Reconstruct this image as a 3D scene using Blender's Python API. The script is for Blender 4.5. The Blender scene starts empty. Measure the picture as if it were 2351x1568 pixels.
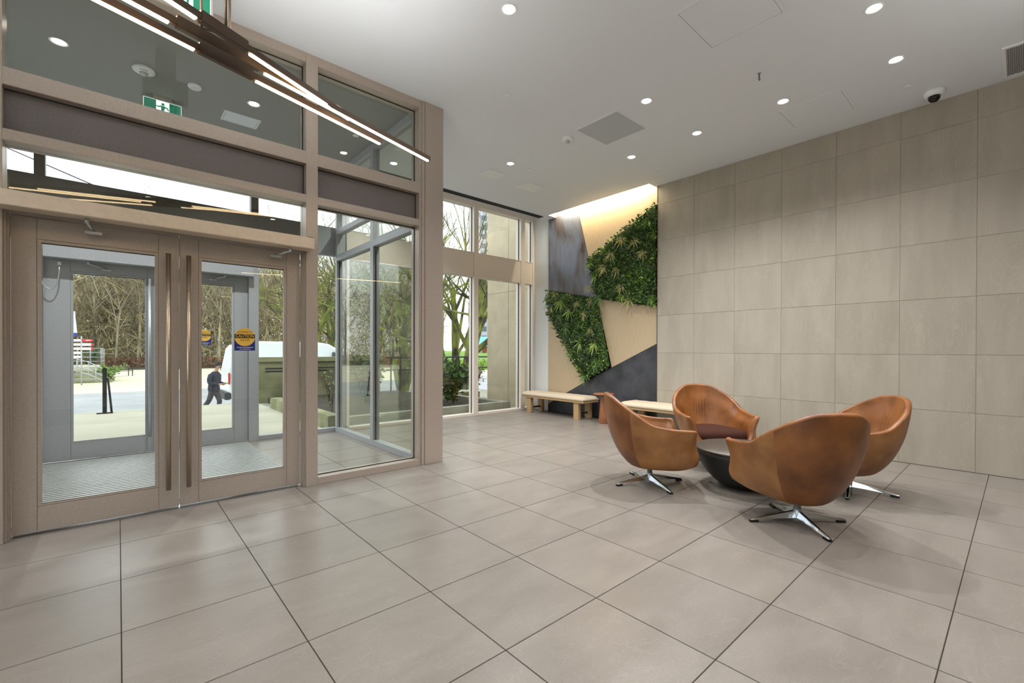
import bpy, bmesh, math, random
from mathutils import Vector, Matrix
R = math.radians
rnd = random.Random(7)
sc = bpy.context.scene
col = sc.collection

# ------------------------------------------------------------------ camera
AZ, PIT, ROL, HC = 0.849575729, -0.004727, 0.0026654, 1.25
fw = Vector((math.cos(AZ), math.sin(AZ), 0)); rt = Vector((math.sin(AZ), -math.cos(AZ), 0)); up = Vector((0, 0, 1))
f2 = fw * math.cos(PIT) + up * math.sin(PIT); u2 = up * math.cos(PIT) - fw * math.sin(PIT)
r3 = rt * math.cos(ROL) + u2 * math.sin(ROL); u3 = u2 * math.cos(ROL) - rt * math.sin(ROL)
cam = bpy.data.cameras.new('camera'); cam.sensor_fit = 'HORIZONTAL'; cam.sensor_width = 36
cam.lens = 1027.98 / 2351 * 36; cam.shift_y = 25.45 / 2351; cam.clip_end = 600; cam.clip_start = .02
co = bpy.data.objects.new('camera', cam); col.objects.link(co)
co.matrix_world = Matrix(((r3.x, u3.x, -f2.x, 0), (r3.y, u3.y, -f2.y, 0), (r3.z, u3.z, -f2.z, HC), (0, 0, 0, 1)))
sc.camera = co

# ------------------------------------------------------------------ world, exposure
SKY, SPOT_W, LED_E, COVE_E = 1.7, 72.0, 9.0, 260.0
sc.view_settings.view_transform = 'Standard'; sc.view_settings.look = 'None'
sc.view_settings.gamma = 1; sc.view_settings.use_curve_mapping = False
sc.view_settings.exposure = 0.62
sc.cycles.use_denoising = True
sc.cycles.max_bounces = 10; sc.cycles.diffuse_bounces = 5; sc.cycles.glossy_bounces = 4
sc.cycles.transparent_max_bounces = 24; sc.cycles.transmission_bounces = 6
sc.cycles.sample_clamp_indirect = 6; sc.cycles.caustics_reflective = False; sc.cycles.caustics_refractive = False
w = bpy.data.worlds.new('overcast'); sc.world = w; w.use_nodes = True
bg = w.node_tree.nodes['Background']; bg.inputs[0].default_value = (.93, .97, 1.0, 1); bg.inputs[1].default_value = SKY

# ------------------------------------------------------------------ materials
def srgb(r, g, b):
    f = lambda c: (c / 255 / 12.92) if c / 255 <= .04045 else ((c / 255 + .055) / 1.055) ** 2.4
    return (f(r), f(g), f(b), 1)
M = {}
def mat(name, c, rough=.6, metal=0., spec=.5):
    m = bpy.data.materials.new(name); m.use_nodes = True
    b = m.node_tree.nodes['Principled BSDF']
    b.inputs['Base Color'].default_value = c if len(c) == 4 else srgb(*c)
    b.inputs['Roughness'].default_value = rough; b.inputs['Metallic'].default_value = metal
    b.inputs['Specular IOR Level'].default_value = spec
    M[name] = m
    return m, m.node_tree, b
def nd(t, kind, **kw):
    n = t.nodes.new(kind)
    for k, v in kw.items(): setattr(n, k, v)
    return n
def noise_mat(name, c1, c2, scale=6., rough=.6, metal=0., stretch=(1, 1, 1), detail=5., bump=0., bscale=None, lo=.35, hi=.65, rand=0., coord='Object', spec=.5, shift=False):
    """two colours mixed by noise, an optional fine bump and a per-object brightness shift"""
    m, t, b = mat(name, c1, rough, metal, spec)
    tc = nd(t, 'ShaderNodeTexCoord'); mp = nd(t, 'ShaderNodeMapping'); mp.inputs['Scale'].default_value = stretch
    t.links.new(tc.outputs[coord], mp.inputs[0])
    if shift:
        oi = nd(t, 'ShaderNodeObjectInfo'); mu = nd(t, 'ShaderNodeVectorMath', operation='SCALE')
        cx = nd(t, 'ShaderNodeCombineXYZ')
        for i in range(3): t.links.new(oi.outputs['Random'], cx.inputs[i])
        mu.inputs['Scale'].default_value = 37.; t.links.new(cx.outputs[0], mu.inputs[0]); t.links.new(mu.outputs[0], mp.inputs['Location'])
    nz = nd(t, 'ShaderNodeTexNoise'); nz.inputs['Scale'].default_value = scale; nz.inputs['Detail'].default_value = detail
    t.links.new(mp.outputs[0], nz.inputs['Vector'])
    rp = nd(t, 'ShaderNodeValToRGB'); rp.color_ramp.elements[0].position = lo; rp.color_ramp.elements[1].position = hi
    rp.color_ramp.elements[0].color = c1 if len(c1) == 4 else srgb(*c1); rp.color_ramp.elements[1].color = c2 if len(c2) == 4 else srgb(*c2)
    t.links.new(nz.outputs[0], rp.inputs[0]); out = rp.outputs[0]
    if rand:
        oi = nd(t, 'ShaderNodeObjectInfo'); mr = nd(t, 'ShaderNodeMapRange'); mr.inputs[3].default_value = 1 - rand; mr.inputs[4].default_value = 1 + rand
        t.links.new(oi.outputs['Random'], mr.inputs[0]); hs = nd(t, 'ShaderNodeHueSaturation')
        t.links.new(mr.outputs[0], hs.inputs['Value']); t.links.new(out, hs.inputs['Color']); out = hs.outputs[0]
    t.links.new(out, b.inputs['Base Color'])
    if bump:
        n2 = nd(t, 'ShaderNodeTexNoise'); n2.inputs['Scale'].default_value = bscale or scale * 8; n2.inputs['Detail'].default_value = 4
        t.links.new(mp.outputs[0], n2.inputs['Vector'])
        bp = nd(t, 'ShaderNodeBump'); bp.inputs['Strength'].default_value = bump; bp.inputs['Distance'].default_value = .01
        t.links.new(n2.outputs[0], bp.inputs['Height']); t.links.new(bp.outputs[0], b.inputs['Normal'])
    return m
def stone(name, c1, c2, vein, rough, ang, scale, rand, spec=.5):
    """porcelain stone: soft clouds, thin slanting pale veins, fine specks; each piece shifted on its own"""
    m, t, b = mat(name, c1, rough, 0, spec)
    tc = nd(t, 'ShaderNodeTexCoord'); oi = nd(t, 'ShaderNodeObjectInfo'); cx = nd(t, 'ShaderNodeCombineXYZ')
    mm = nd(t, 'ShaderNodeMath', operation='MULTIPLY'); mm.inputs[1].default_value = 53.
    t.links.new(oi.outputs['Random'], mm.inputs[0])
    for i in range(3): t.links.new(mm.outputs[0], cx.inputs[i])
    ad = nd(t, 'ShaderNodeVectorMath', operation='ADD'); t.links.new(tc.outputs['Object'], ad.inputs[0]); t.links.new(cx.outputs[0], ad.inputs[1])
    mp = nd(t, 'ShaderNodeMapping'); mp.inputs['Rotation'].default_value = ang; mp.inputs['Scale'].default_value = scale
    t.links.new(ad.outputs[0], mp.inputs[0])
    n1 = nd(t, 'ShaderNodeTexNoise'); n1.inputs['Scale'].default_value = 1.6; n1.inputs['Detail'].default_value = 6; n1.inputs['Distortion'].default_value = .6
    t.links.new(mp.outputs[0], n1.inputs['Vector'])
    rp = nd(t, 'ShaderNodeValToRGB'); e = rp.color_ramp.elements
    e[0].position = .3; e[1].position = .7; e[0].color = srgb(*c1); e[1].color = srgb(*c2)
    t.links.new(n1.outputs[0], rp.inputs[0])
    n2 = nd(t, 'ShaderNodeTexNoise'); n2.inputs['Scale'].default_value = 2.3; n2.inputs['Detail'].default_value = 3; n2.inputs['Distortion'].default_value = .8
    t.links.new(mp.outputs[0], n2.inputs['Vector'])
    rv = nd(t, 'ShaderNodeValToRGB'); e = rv.color_ramp.elements; e[0].position = .485; e[1].position = .5; e[0].color = (0, 0, 0, 1); e[1].color = (.35, .35, .35, 1)
    k = e.new(.515); k.color = (0, 0, 0, 1)
    t.links.new(n2.outputs[0], rv.inputs[0])
    n3 = nd(t, 'ShaderNodeTexNoise'); n3.inputs['Scale'].default_value = 2.; t.links.new(ad.outputs[0], n3.inputs['Vector'])
    mg = nd(t, 'ShaderNodeMath', operation='MULTIPLY'); t.links.new(rv.outputs[0], mg.inputs[0]); t.links.new(n3.outputs[0], mg.inputs[1])
    mx = nd(t, 'ShaderNodeMixRGB'); mx.inputs[2].default_value = srgb(*vein); t.links.new(mg.outputs[0], mx.inputs[0]); t.links.new(rp.outputs[0], mx.inputs[1])
    n4 = nd(t, 'ShaderNodeTexNoise'); n4.inputs['Scale'].default_value = 160.; t.links.new(ad.outputs[0], n4.inputs['Vector'])
    sp = nd(t, 'ShaderNodeMapRange'); sp.inputs[1].default_value = .3; sp.inputs[2].default_value = .7; sp.inputs[3].default_value = .93; sp.inputs[4].default_value = 1.07
    t.links.new(n4.outputs[0], sp.inputs[0])
    mr = nd(t, 'ShaderNodeMapRange'); mr.inputs[3].default_value = 1 - rand; mr.inputs[4].default_value = 1 + rand; t.links.new(oi.outputs['Random'], mr.inputs[0])
    m2 = nd(t, 'ShaderNodeMath', operation='MULTIPLY'); t.links.new(sp.outputs[0], m2.inputs[0]); t.links.new(mr.outputs[0], m2.inputs[1])
    hs = nd(t, 'ShaderNodeHueSaturation'); t.links.new(m2.outputs[0], hs.inputs['Value']); t.links.new(mx.outputs[0], hs.inputs['Color'])
    t.links.new(hs.outputs[0], b.inputs['Base Color'])
    r2 = nd(t, 'ShaderNodeMapRange'); r2.inputs[3].default_value = rough - .06; r2.inputs[4].default_value = rough + .08
    t.links.new(n1.outputs[0], r2.inputs[0]); t.links.new(r2.outputs[0], b.inputs['Roughness'])
    return m
def glass(name, tint=(.97, .985, .98), ior=1.5, rough=0.):
    m = bpy.data.materials.new(name); m.use_nodes = True; t = m.node_tree
    t.nodes.remove(t.nodes['Principled BSDF'])
    tr = nd(t, 'ShaderNodeBsdfTransparent'); tr.inputs[0].default_value = (*tint, 1)
    gl = nd(t, 'ShaderNodeBsdfGlossy'); gl.inputs['Roughness'].default_value = rough
    fr = nd(t, 'ShaderNodeFresnel'); fr.inputs[0].default_value = ior
    ge = nd(t, 'ShaderNodeNewGeometry'); ir = nd(t, 'ShaderNodeMapRange'); ir.inputs[3].default_value = ior; ir.inputs[4].default_value = 1 / ior
    t.links.new(ge.outputs['Backfacing'], ir.inputs[0]); t.links.new(ir.outputs[0], fr.inputs[0])   # same reflectance on both faces of the sheet
    mx = nd(t, 'ShaderNodeMixShader')
    t.links.new(fr.outputs[0], mx.inputs[0]); t.links.new(tr.outputs[0], mx.inputs[1]); t.links.new(gl.outputs[0], mx.inputs[2])
    t.links.new(mx.outputs[0], t.nodes['Material Output'].inputs[0]); M[name] = m
    return m
def emit(name, c, s):
    m, t, b = mat(name, c, .5); b.inputs['Emission Color'].default_value = c if len(c) == 4 else srgb(*c); b.inputs['Emission Strength'].default_value = s
    return m
stone('floor_tile', (127, 120, 113), (139, 132, 125), (158, 151, 144), .30, (0, 0, R(24)), (1.1, 3.2, 1), .025, .45)
stone('wall_tile', (164, 156, 143), (176, 168, 155), (194, 187, 174), .62, (R(24), 0, 0), (1, 3.2, .7), .02, .3)
mat('grout', (58, 48, 42), .9); mat('grout_wall', (152, 142, 128), .9)
mat('ceiling_paint', (235, 241, 250), .85, 0, .2); mat('ceiling_white', (242, 246, 250), .6)
mat('wall_paint', (226, 228, 228), .8); mat('wall_warm', (190, 182, 172), .8)
noise_mat('taupe_metal', (182, 169, 158), (190, 178, 167), 60, .36, .35, bump=.02, bscale=500)
noise_mat('cream_metal', (232, 222, 212), (238, 229, 220), 30, .45, .05)
noise_mat('operator_metal', (216, 200, 182), (222, 206, 188), 30, .5, .15)
noise_mat('grey_metal', (164, 168, 173), (172, 176, 180), 60, .45, .1)
noise_mat('shade_metal', (84, 78, 66), (92, 86, 73), 20, .4, .2)  # shade of the upper vestibule put into the frame colour
noise_mat('spandrel', (116, 108, 106), (124, 116, 114), 80, .28, .2)
mat('gasket', (22, 22, 24), .6); mat('black_metal', (26, 25, 25), .45, .3); mat('rubber', (14, 14, 14), .6)
mat('chrome', (205, 208, 212), .12, 1.); mat('satin_steel', (186, 170, 150), .3, .9); mat('white_steel', (190, 195, 198), .35, .7)
glass('pane'); glass('pane_tint', (.86, .88, .82), 1.62)
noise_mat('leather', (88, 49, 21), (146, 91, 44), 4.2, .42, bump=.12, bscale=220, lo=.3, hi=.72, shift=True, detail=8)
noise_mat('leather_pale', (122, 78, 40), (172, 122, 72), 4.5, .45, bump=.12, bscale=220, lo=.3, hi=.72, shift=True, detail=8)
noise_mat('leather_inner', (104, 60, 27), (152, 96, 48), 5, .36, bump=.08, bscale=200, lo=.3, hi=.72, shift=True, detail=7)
noise_mat('cushion_brown', (58, 32, 24), (70, 40, 30), 220, .95, bump=.3, bscale=700, spec=.2)
noise_mat('table_black', (24, 23, 22), (34, 33, 31), 90, .5, .1, bump=.15, bscale=500)
noise_mat('table_top', (72, 66, 60), (86, 80, 74), 60, .38, .3)
noise_mat('bench_wood', (168, 138, 98), (190, 160, 118), 5, .6, stretch=(1, 14, 14), bump=.1)
noise_mat('bench_pad', (196, 180, 158), (212, 197, 175), 160, .95, bump=.35, bscale=420, spec=.2)
noise_mat('table_wood', (140, 84, 52), (164, 104, 68), 5, .5, stretch=(4, 4, 1))
noise_mat('oak_panel', (186, 164, 132), (200, 179, 148), 5, .5, stretch=(30, 30, 1.2), detail=6)
noise_mat('slate_dark', (50, 51, 56), (76, 77, 83), 3.5, .42, .25, detail=8, bump=.06)
m, t, b = mat('slate_rust', (90, 94, 104), .42, .35)
tc = nd(t, 'ShaderNodeTexCoord'); mp = nd(t, 'ShaderNodeMapping'); mp.inputs['Scale'].default_value = (1, 1.7, .6); t.links.new(tc.outputs['Object'], mp.inputs[0])
n1 = nd(t, 'ShaderNodeTexNoise'); n1.inputs['Scale'].default_value = 2.3; n1.inputs['Detail'].default_value = 10; n1.inputs['Distortion'].default_value = .5; t.links.new(mp.outputs[0], n1.inputs[0])
rp = nd(t, 'ShaderNodeValToRGB'); e = rp.color_ramp.elements; e[0].position = .33; e[0].color = srgb(64, 52, 48); e[1].position = .6; e[1].color = srgb(112, 118, 132)
k = e.new(.44); k.color = srgb(98, 94, 96); t.links.new(n1.outputs[0], rp.inputs[0]); t.links.new(rp.outputs[0], b.inputs['Base Color'])
noise_mat('mat_grey', (112, 116, 116), (132, 136, 136), 200, .7, .2)
noise_mat('mat_rib', (178, 180, 178), (198, 200, 198), 100, .45, .5)
def leafmat(name, c1, c2, rough=.45):
    m = noise_mat(name, c1, c2, 9, rough, lo=.3, hi=.7, detail=2)
    return m
leafmat('leaf_dark', (34, 58, 26), (84, 112, 56), .32); leafmat('leaf_mid', (62, 108, 34), (120, 158, 72), .35); leafmat('leaf_tan', (146, 146, 84), (192, 186, 126)); leafmat('leaf_lime', (116, 152, 54), (172, 192, 96))
noise_mat('bark', (84, 76, 60), (128, 118, 96), 6, .9, detail=6)
noise_mat('bark_moss', (70, 64, 44), (138, 148, 58), 1.4, .9, detail=6, lo=.42, hi=.62)
noise_mat('bark_tan', (134, 124, 100), (176, 166, 138), .5, .9, detail=5)
noise_mat('twig', (158, 142, 104), (208, 192, 150), .35, .9, detail=4, rand=.1)
noise_mat('brush_green', (110, 118, 70), (160, 160, 104), .4, .9, detail=4)
noise_mat('hedge_red', (96, 58, 40), (140, 92, 66), 2, .9)
noise_mat('soil', (40, 33, 26), (72, 62, 46), 6, .95, bump=.5, bscale=40)
noise_mat('concrete', (142, 142, 128), (168, 166, 150), 2.5, .85, bump=.2, bscale=60, detail=8)
noise_mat('concrete_moss', (104, 106, 66), (156, 156, 120), 1.8, .9, bump=.2, bscale=60, detail=8)
noise_mat('paving', (176, 172, 150), (192, 188, 168), .8, .85, detail=8)
noise_mat('asphalt', (158, 160, 162), (176, 178, 180), .5, .9, detail=8)
noise_mat('plaza', (206, 198, 172), (222, 214, 190), .3, .9, detail=6)
noise_mat('grass', (98, 138, 44), (126, 164, 62), 1., .95, detail=6)
noise_mat('cladding', (176, 164, 138), (188, 176, 150), 3, .6, bump=.08, bscale=200)
mat('cladding_edge', (120, 104, 74), .6)
mat('van_white', (236, 240, 238), .25); mat('van_glass', (40, 48, 52), .1); mat('plastic_dark', (48, 50, 52), .6); mat('lamp_red', (190, 40, 30), .3)
mat('skin', (196, 150, 122), .6); mat('hair', (24, 20, 20), .6)
noise_mat('jacket', (38, 44, 56), (48, 54, 68), 30, .9); noise_mat('trousers', (60, 58, 58), (72, 70, 68), 30, .9)
mat('shirt', (220, 220, 222), .8); mat('green_paper', (110, 150, 60), .7)
mat('sign_white', (232, 232, 226), .5); mat('sign_red', (196, 40, 46), .5); mat('rail_grey', (178, 184, 188), .4, .6)
mat('yellow', (236, 190, 84), .5); mat('navy', (22, 40, 128), .5); mat('black_print', (18, 16, 14), .6); mat('white_print', (244, 244, 240), .5)
mat('yellow_dim', (190, 160, 40), .5); mat('flag_white', (212, 224, 240), .7)
emit('sign_green', srgb(24, 122, 92), .35); emit('sign_lit', srgb(236, 246, 240), .7); mat('sign_case', (190, 184, 176), .5)
emit('led_fill', srgb(255, 250, 242), 60.); emit('led', srgb(255, 222, 170), LED_E); emit('led_cove', srgb(255, 236, 200), COVE_E); emit('downlight_lens', srgb(255, 244, 228), 14.)
mat('fixture_bronze', (88, 72, 60), .45, .4); mat('dome_black', (10, 10, 12), .08); mat('grille', (176, 176, 180), .5, .1)
mat('roof_teal', (120, 190, 205), .5); mat('play_orange', (226, 150, 50), .6); mat('brick_red', (150, 88, 62), .8)
noise_mat('tower_wall', (176, 180, 186), (196, 198, 202), .3, .8); mat('tower_glass', (92, 104, 116), .2)

# ------------------------------------------------------------------ mesh helpers
class MB:
    def __init__(s): s.v = []; s.f = []; s.sm = []
    def add(s, vs, fs, smooth=False):
        o = len(s.v); s.v += [tuple(v) for v in vs]; s.f += [tuple(i + o for i in f) for f in fs]; s.sm += [smooth] * len(fs); return s
    def box(s, x0, x1, y0, y1, z0, z1, mtx=None):
        v = [Vector((x, y, z)) for z in (z0, z1) for y in (y0, y1) for x in (x0, x1)]
        if mtx is not None: v = [mtx @ q for q in v]
        return s.add(v, [(0, 2, 3, 1), (4, 5, 7, 6), (0, 1, 5, 4), (2, 6, 7, 3), (0, 4, 6, 2), (1, 3, 7, 5)])
    def tube(s, pts, rad, n=8, cap=True, smooth=True):
        pts = [Vector(p) for p in pts]; rad = rad if isinstance(rad, (list, tuple)) else [rad] * len(pts)
        vs = []; d0 = (pts[1] - pts[0]).normalized()
        a = Vector((0, 0, 1)) if abs(d0.z) < .9 else Vector((1, 0, 0)); u = d0.cross(a).normalized()
        for i, p in enumerate(pts):
            d = (pts[min(i + 1, len(pts) - 1)] - pts[max(i - 1, 0)]).normalized()
            u = (u - d * u.dot(d)).normalized(); q = d.cross(u)
            for k in range(n):
                t = 2 * math.pi * k / n; vs.append(p + (u * math.cos(t) + q * math.sin(t)) * rad[i])
        fs = [(i * n + k, i * n + (k + 1) % n, (i + 1) * n + (k + 1) % n, (i + 1) * n + k) for i in range(len(pts) - 1) for k in range(n)]
        if cap: fs += [tuple(range(n))[::-1], tuple(range((len(pts) - 1) * n, len(pts) * n))]
        return s.add(vs, fs, smooth)
    def lathe(s, prof, n=32, c=(0, 0, 0), smooth=True):
        vs = [(c[0] + r * math.cos(2 * math.pi * k / n), c[1] + r * math.sin(2 * math.pi * k / n), c[2] + z) for r, z in prof for k in range(n)]
        fs = [(i * n + k, i * n + (k + 1) % n, (i + 1) * n + (k + 1) % n, (i + 1) * n + k) for i in range(len(prof) - 1) for k in range(n)]
        if prof[0][0] > 1e-6: fs.append(tuple(range(n))[::-1])
        if prof[-1][0] > 1e-6: fs.append(tuple(range((len(prof) - 1) * n, len(prof) * n)))
        return s.add(vs, fs, smooth)
    def prism(s, poly, fn0, fn1):
        """poly in 2-D; fn0/fn1 map a 2-D point to the two faces"""
        n = len(poly); vs = [fn0(p) for p in poly] + [fn1(p) for p in poly]
        return s.add(vs, [tuple(range(n)), tuple(range(2 * n - 1, n - 1, -1))] + [(i, i + n, (i + 1) % n + n, (i + 1) % n) for i in range(n)])
    def build(s, name, mt, parent=None, loc=None, bevel=0, fixn=True):
        me = bpy.data.meshes.new(name); me.from_pydata(s.v, [], s.f); me.polygons.foreach_set('use_smooth', s.sm)
        if fixn or bevel:
            bm = bmesh.new(); bm.from_mesh(me)
            if fixn: bmesh.ops.recalc_face_normals(bm, faces=bm.faces)
            if bevel:
                es = [e for e in bm.edges if len(e.link_faces) == 2 and e.calc_face_angle(0) > .6]
                bmesh.ops.bevel(bm, geom=es, offset=bevel, segments=2, affect='EDGES', clamp_overlap=True)
            bm.to_mesh(me); bm.free()
        me.materials.append(M[mt] if isinstance(mt, str) else mt)
        o = bpy.data.objects.new(name, me); col.objects.link(o)
        if parent is not None: o.parent = parent
        if loc is not None: o.location = loc
        return o
def tag(o, label=None, cat=None, group=None, kind=None):
    if label: o['label'] = label
    if cat: o['category'] = cat
    if group: o['group'] = group
    if kind: o['kind'] = kind
    return o
def empty(name, loc=(0, 0, 0), rz=0, label=None, cat=None, group=None, kind=None):
    o = bpy.data.objects.new(name, None); col.objects.link(o); o.location = loc; o.rotation_euler = (0, 0, rz); o.empty_display_size = .1
    return tag(o, label, cat, group, kind)
def box(name, mt, b, parent=None, bevel=0, org=None):
    """one box part; with org the mesh is written relative to that point (the parent's origin)"""
    o = org or (0, 0, 0)
    return MB().box(b[0] - o[0], b[1] - o[0], b[2] - o[1], b[3] - o[1], b[4] - o[2], b[5] - o[2]).build(name, mt, parent, bevel=bevel)
def share(name, me, loc, parent=None, scale=None, rot=None):
    o = bpy.data.objects.new(name, me); col.objects.link(o); o.location = loc
    if scale: o.scale = scale
    if rot: o.rotation_euler = rot
    if parent is not None: o.parent = parent
    return o
def copy_tree(o, parent=None):
    c = o.copy(); col.objects.link(c); c.parent = parent
    for ch in list(o.children): copy_tree(ch, c)
    return c
def text_mesh(body, size, name, mt, mtx, parent, bold=0., sx=1.):
    cu = bpy.data.curves.new('t', 'FONT'); cu.body = body; cu.size = size; cu.align_x = 'CENTER'; cu.align_y = 'CENTER'; cu.offset = bold; cu.resolution_u = 3
    to = bpy.data.objects.new('t', cu); col.objects.link(to)
    me = bpy.data.meshes.new_from_object(to.evaluated_get(bpy.context.evaluated_depsgraph_get())); bpy.data.objects.remove(to); bpy.data.curves.remove(cu)
    me.transform(mtx @ Matrix.Diagonal((sx, 1, 1, 1))); me.materials.clear(); me.materials.append(M[mt])
    o = bpy.data.objects.new(name, me); col.objects.link(o); o.parent = parent
    return o

CZ = 3.95                      # ceiling height
XS, XF = 6.64, 6.68            # stone face, feature panel face
YD, YG = 4.30, 4.41            # face of the entrance frame and its glass
YW = 6.95                      # window wall
TP, TX0, TY0 = .6018, .0086, 4.422

# ================================================================== SETTING
# ---- floor: dark bed with single tiles
fl = MB().box(-4.5, 6.8, -4.5, 7.02, -.12, -.004).build('floor', 'grout')
tag(fl, 'greige stone tile floor of the lobby with thin dark joints', 'floor', kind='structure')
h = TP / 2 - .0021
tile = MB().box(-h, h, -h, h, -.012, 0).build('tile', 'floor_tile', fl, bevel=.0012)
tme = tile.data; first = True
for i in range(-3, 11):
    for j in range(-5, 11):
        x = TX0 + (i + .5) * TP; yt = TY0 - (j - 1) * TP; y0, y1 = yt - TP, yt
        if y0 > YW - .06 or (x > 3 and y0 < -2.5): continue
        if y1 > YW: s_ = (YW - y0) / TP; o = (x, (y0 + YW) / 2, 0), (1, s_, 1)
        else: o = (x, (y0 + y1) / 2, 0), None
        if first: tile.location = o[0]; first = False
        else: share('tile', tme, o[0], fl, o[1])
# ---- ceiling
c = MB()
c.box(-4.5, 6.45, -4.5, YD + .1, CZ, 4.2); c.box(2.53, 6.45, YD + .1, 6.5, CZ, 4.2); c.box(6.45, 6.85, -4.5, 3.99, CZ, 4.2); c.box(6.45, 6.85, 6.25, 6.5, CZ, 4.2)
c.box(2.53, 6.85, 6.5, 7.02, 4.10, 4.2); c.box(6.4, 6.9, 3.9, 6.3, 4.2, 4.26)
tag(c.build('ceiling', 'ceiling_paint'), 'flat pale grey painted lobby ceiling', 'ceiling', kind='structure')
mat('vestibule_shade', (150, 152, 148), .85, 0, .2)  # ceiling colour darkened to stand in for dim vestibule light
tag(box('ceiling_vestibule', 'vestibule_shade', (-4.5, 2.53, YD + .1, 7.02, CZ, 4.2)), 'vestibule ceiling greyed to stand in for dim light', 'ceiling', kind='structure')
# ---- right wall: stone tiles on a backing
wr = box('wall_right', 'grout_wall', (XS + .004, 6.85, -4.5, 3.945, 0, CZ)); tag(wr, 'long lobby wall clad in large beige stone tiles', 'wall', kind='structure')
ys = [3.945 - .0] + [3.325 - .6035 * k for k in range(13)]; zs = [0, .612, 1.2165, 1.8245, 2.434, 3.038, 3.642, CZ]
for a in range(len(ys) - 1):
    for b_ in range(7):
        yh, yl = ys[a], ys[a + 1]
        if yl < -4.4: continue
        dy, dz = (yh - yl) / 2 - .0012, (zs[b_ + 1] - zs[b_]) / 2 - .0012
        key = (round(dy, 3), round(dz, 3))
        if key not in M:
            o = MB().box(0, .016, -dy, dy, -dz, dz).build('stone_tile', 'wall_tile', wr, bevel=.001); M[key] = o.data
            o.location = (XS, (yh + yl) / 2, (zs[b_] + zs[b_ + 1]) / 2)
        else: share('stone_tile', M[key], (XS, (yh + yl) / 2, (zs[b_] + zs[b_ + 1]) / 2), wr)
# ---- feature wall: panels in the plane of the right wall
wf = box('wall_feature', 'black_print', (XF + .025, 6.85, 3.945, 6.47, 0, 4.2)); tag(wf, 'feature wall of angled oak and slate panels with living greenery', 'wall', kind='structure')
FP = dict(tl=(6.465, 4.2), ab=(5.685, 4.2), ab2=(5.685, 4.02), tr=(3.955, 4.2), g1a=(3.955, 3.70), g1b=(5.405, 2.97), g1c=(5.205, 2.215), g1d=(3.955, 1.975),
          g2a=(6.465, 2.49), g2b=(5.165, 2.21), g2c=(4.876, .945), g2d=(5.483, .655), g2e=(6.465, 2.0), wr=(3.955, 1.375), dl=(6.465, .15), bl=(6.465, .0), br=(3.955, .0))
def panel(name, mt, keys, x0=XF, x1=XF + .022, label=None, shrink=.004, parent=wf):
    pts = [Vector(FP[k]) for k in keys]; cen = sum(pts, Vector((0, 0))) / len(pts)
    pts = [p + (cen - p).normalized() * shrink for p in pts]
    o = MB().prism(pts, lambda p: (x0, p.x, p.y), lambda p: (x1, p.x, p.y)).build(name, mt, parent)
    if label: o['label'] = label
    return o
panel('metal_panel', 'slate_rust', ['tl', 'ab', 'ab2', 'g1b', 'g1c', 'g2b', 'g2a'], label='blue grey patinated metal panel with rust brown streaks')
panel('wood_panel', 'oak_panel', ['ab', 'tr', 'g1a', 'g1b', 'ab2'], label='pale oak panel under the cove light')
panel('wood_panel', 'oak_panel', ['g1c', 'g1d', 'wr', 'g2c'], label='pale oak panel right of the lower greenery')
panel('wood_panel', 'oak_panel', ['g2e', 'g2d', 'dl'], label='pale oak triangle behind the bench')
panel('metal_panel', 'slate_dark', ['wr', 'g2c', 'g2d', 'dl', 'bl', 'br'], label='dark charcoal slate panel at the foot of the wall')
wl = MB().box(6.70, 6.85, 6.47, 7.02, 0, 4.2).build('wall_corner', 'wall_paint'); tag(wl, 'narrow pale grey wall strip between window and feature panels', 'wall', kind='structure')
tag(box('baseboard_corner', 'wall_paint', (6.69, 6.70, 6.475, 6.93, 0, .1)), 'low pale baseboard behind the bench end', 'baseboard', kind='structure')
tag(box('trim_1', 'fixture_bronze', (XS - .004, XF + .02, 3.945, 3.953, 0, CZ)), 'thin dark metal edge strip between stone and oak', 'trim', kind='structure')
# ---- walls out of the frame
tag(box('wall_back', 'wall_warm', (-4.5, 6.85, -4.62, -4.5, 0, 4.2)), 'plain lobby wall behind the viewer', 'wall', kind='structure')
wlf = MB().box(-4.62, -4.5, -4.62, 7.02, 3.7, 4.2).box(-4.62, -4.5, -4.62, -4.1, 0, 3.7).box(-4.62, -4.5, 4.0, 7.02, 0, 3.7).box(-4.62, -4.5, -4.1, 4.0, 0, .1).build('wall_left', 'wall_warm')
tag(wlf, 'left lobby wall around an added long window, outside the view', 'wall', kind='structure')
w4 = empty('window_added', (-4.56, 0, 0), 0, 'long lobby window added for daylight, outside the view', 'window', kind='structure')  # window added out of view to bring daylight onto ceiling and walls
for k in range(7): box('mullion', 'cream_metal', (-4.6, -4.5, -4.1 + k * 1.335, -4.01 + k * 1.335, .1, 3.7), w4, .002, (-4.56, 0, 0))
for k in range(6): box('glass_pane', 'pane', (-4.56, -4.552, -4.01 + k * 1.335, -2.765 + k * 1.335, .1, 3.7), w4, 0, (-4.56, 0, 0))
tag(box('wall_front', 'wall_warm', (-4.5, -.72, YD + .04, YD + .2, 0, CZ)), 'plain wall left of the entrance doors', 'wall', kind='structure')
tag(box('wall_vestibule', 'wall_paint', (-1.40, -1.30, YD + .2, 6.93, 0, CZ)), 'pale vestibule side wall beside the doors', 'wall', kind='structure')

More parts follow.
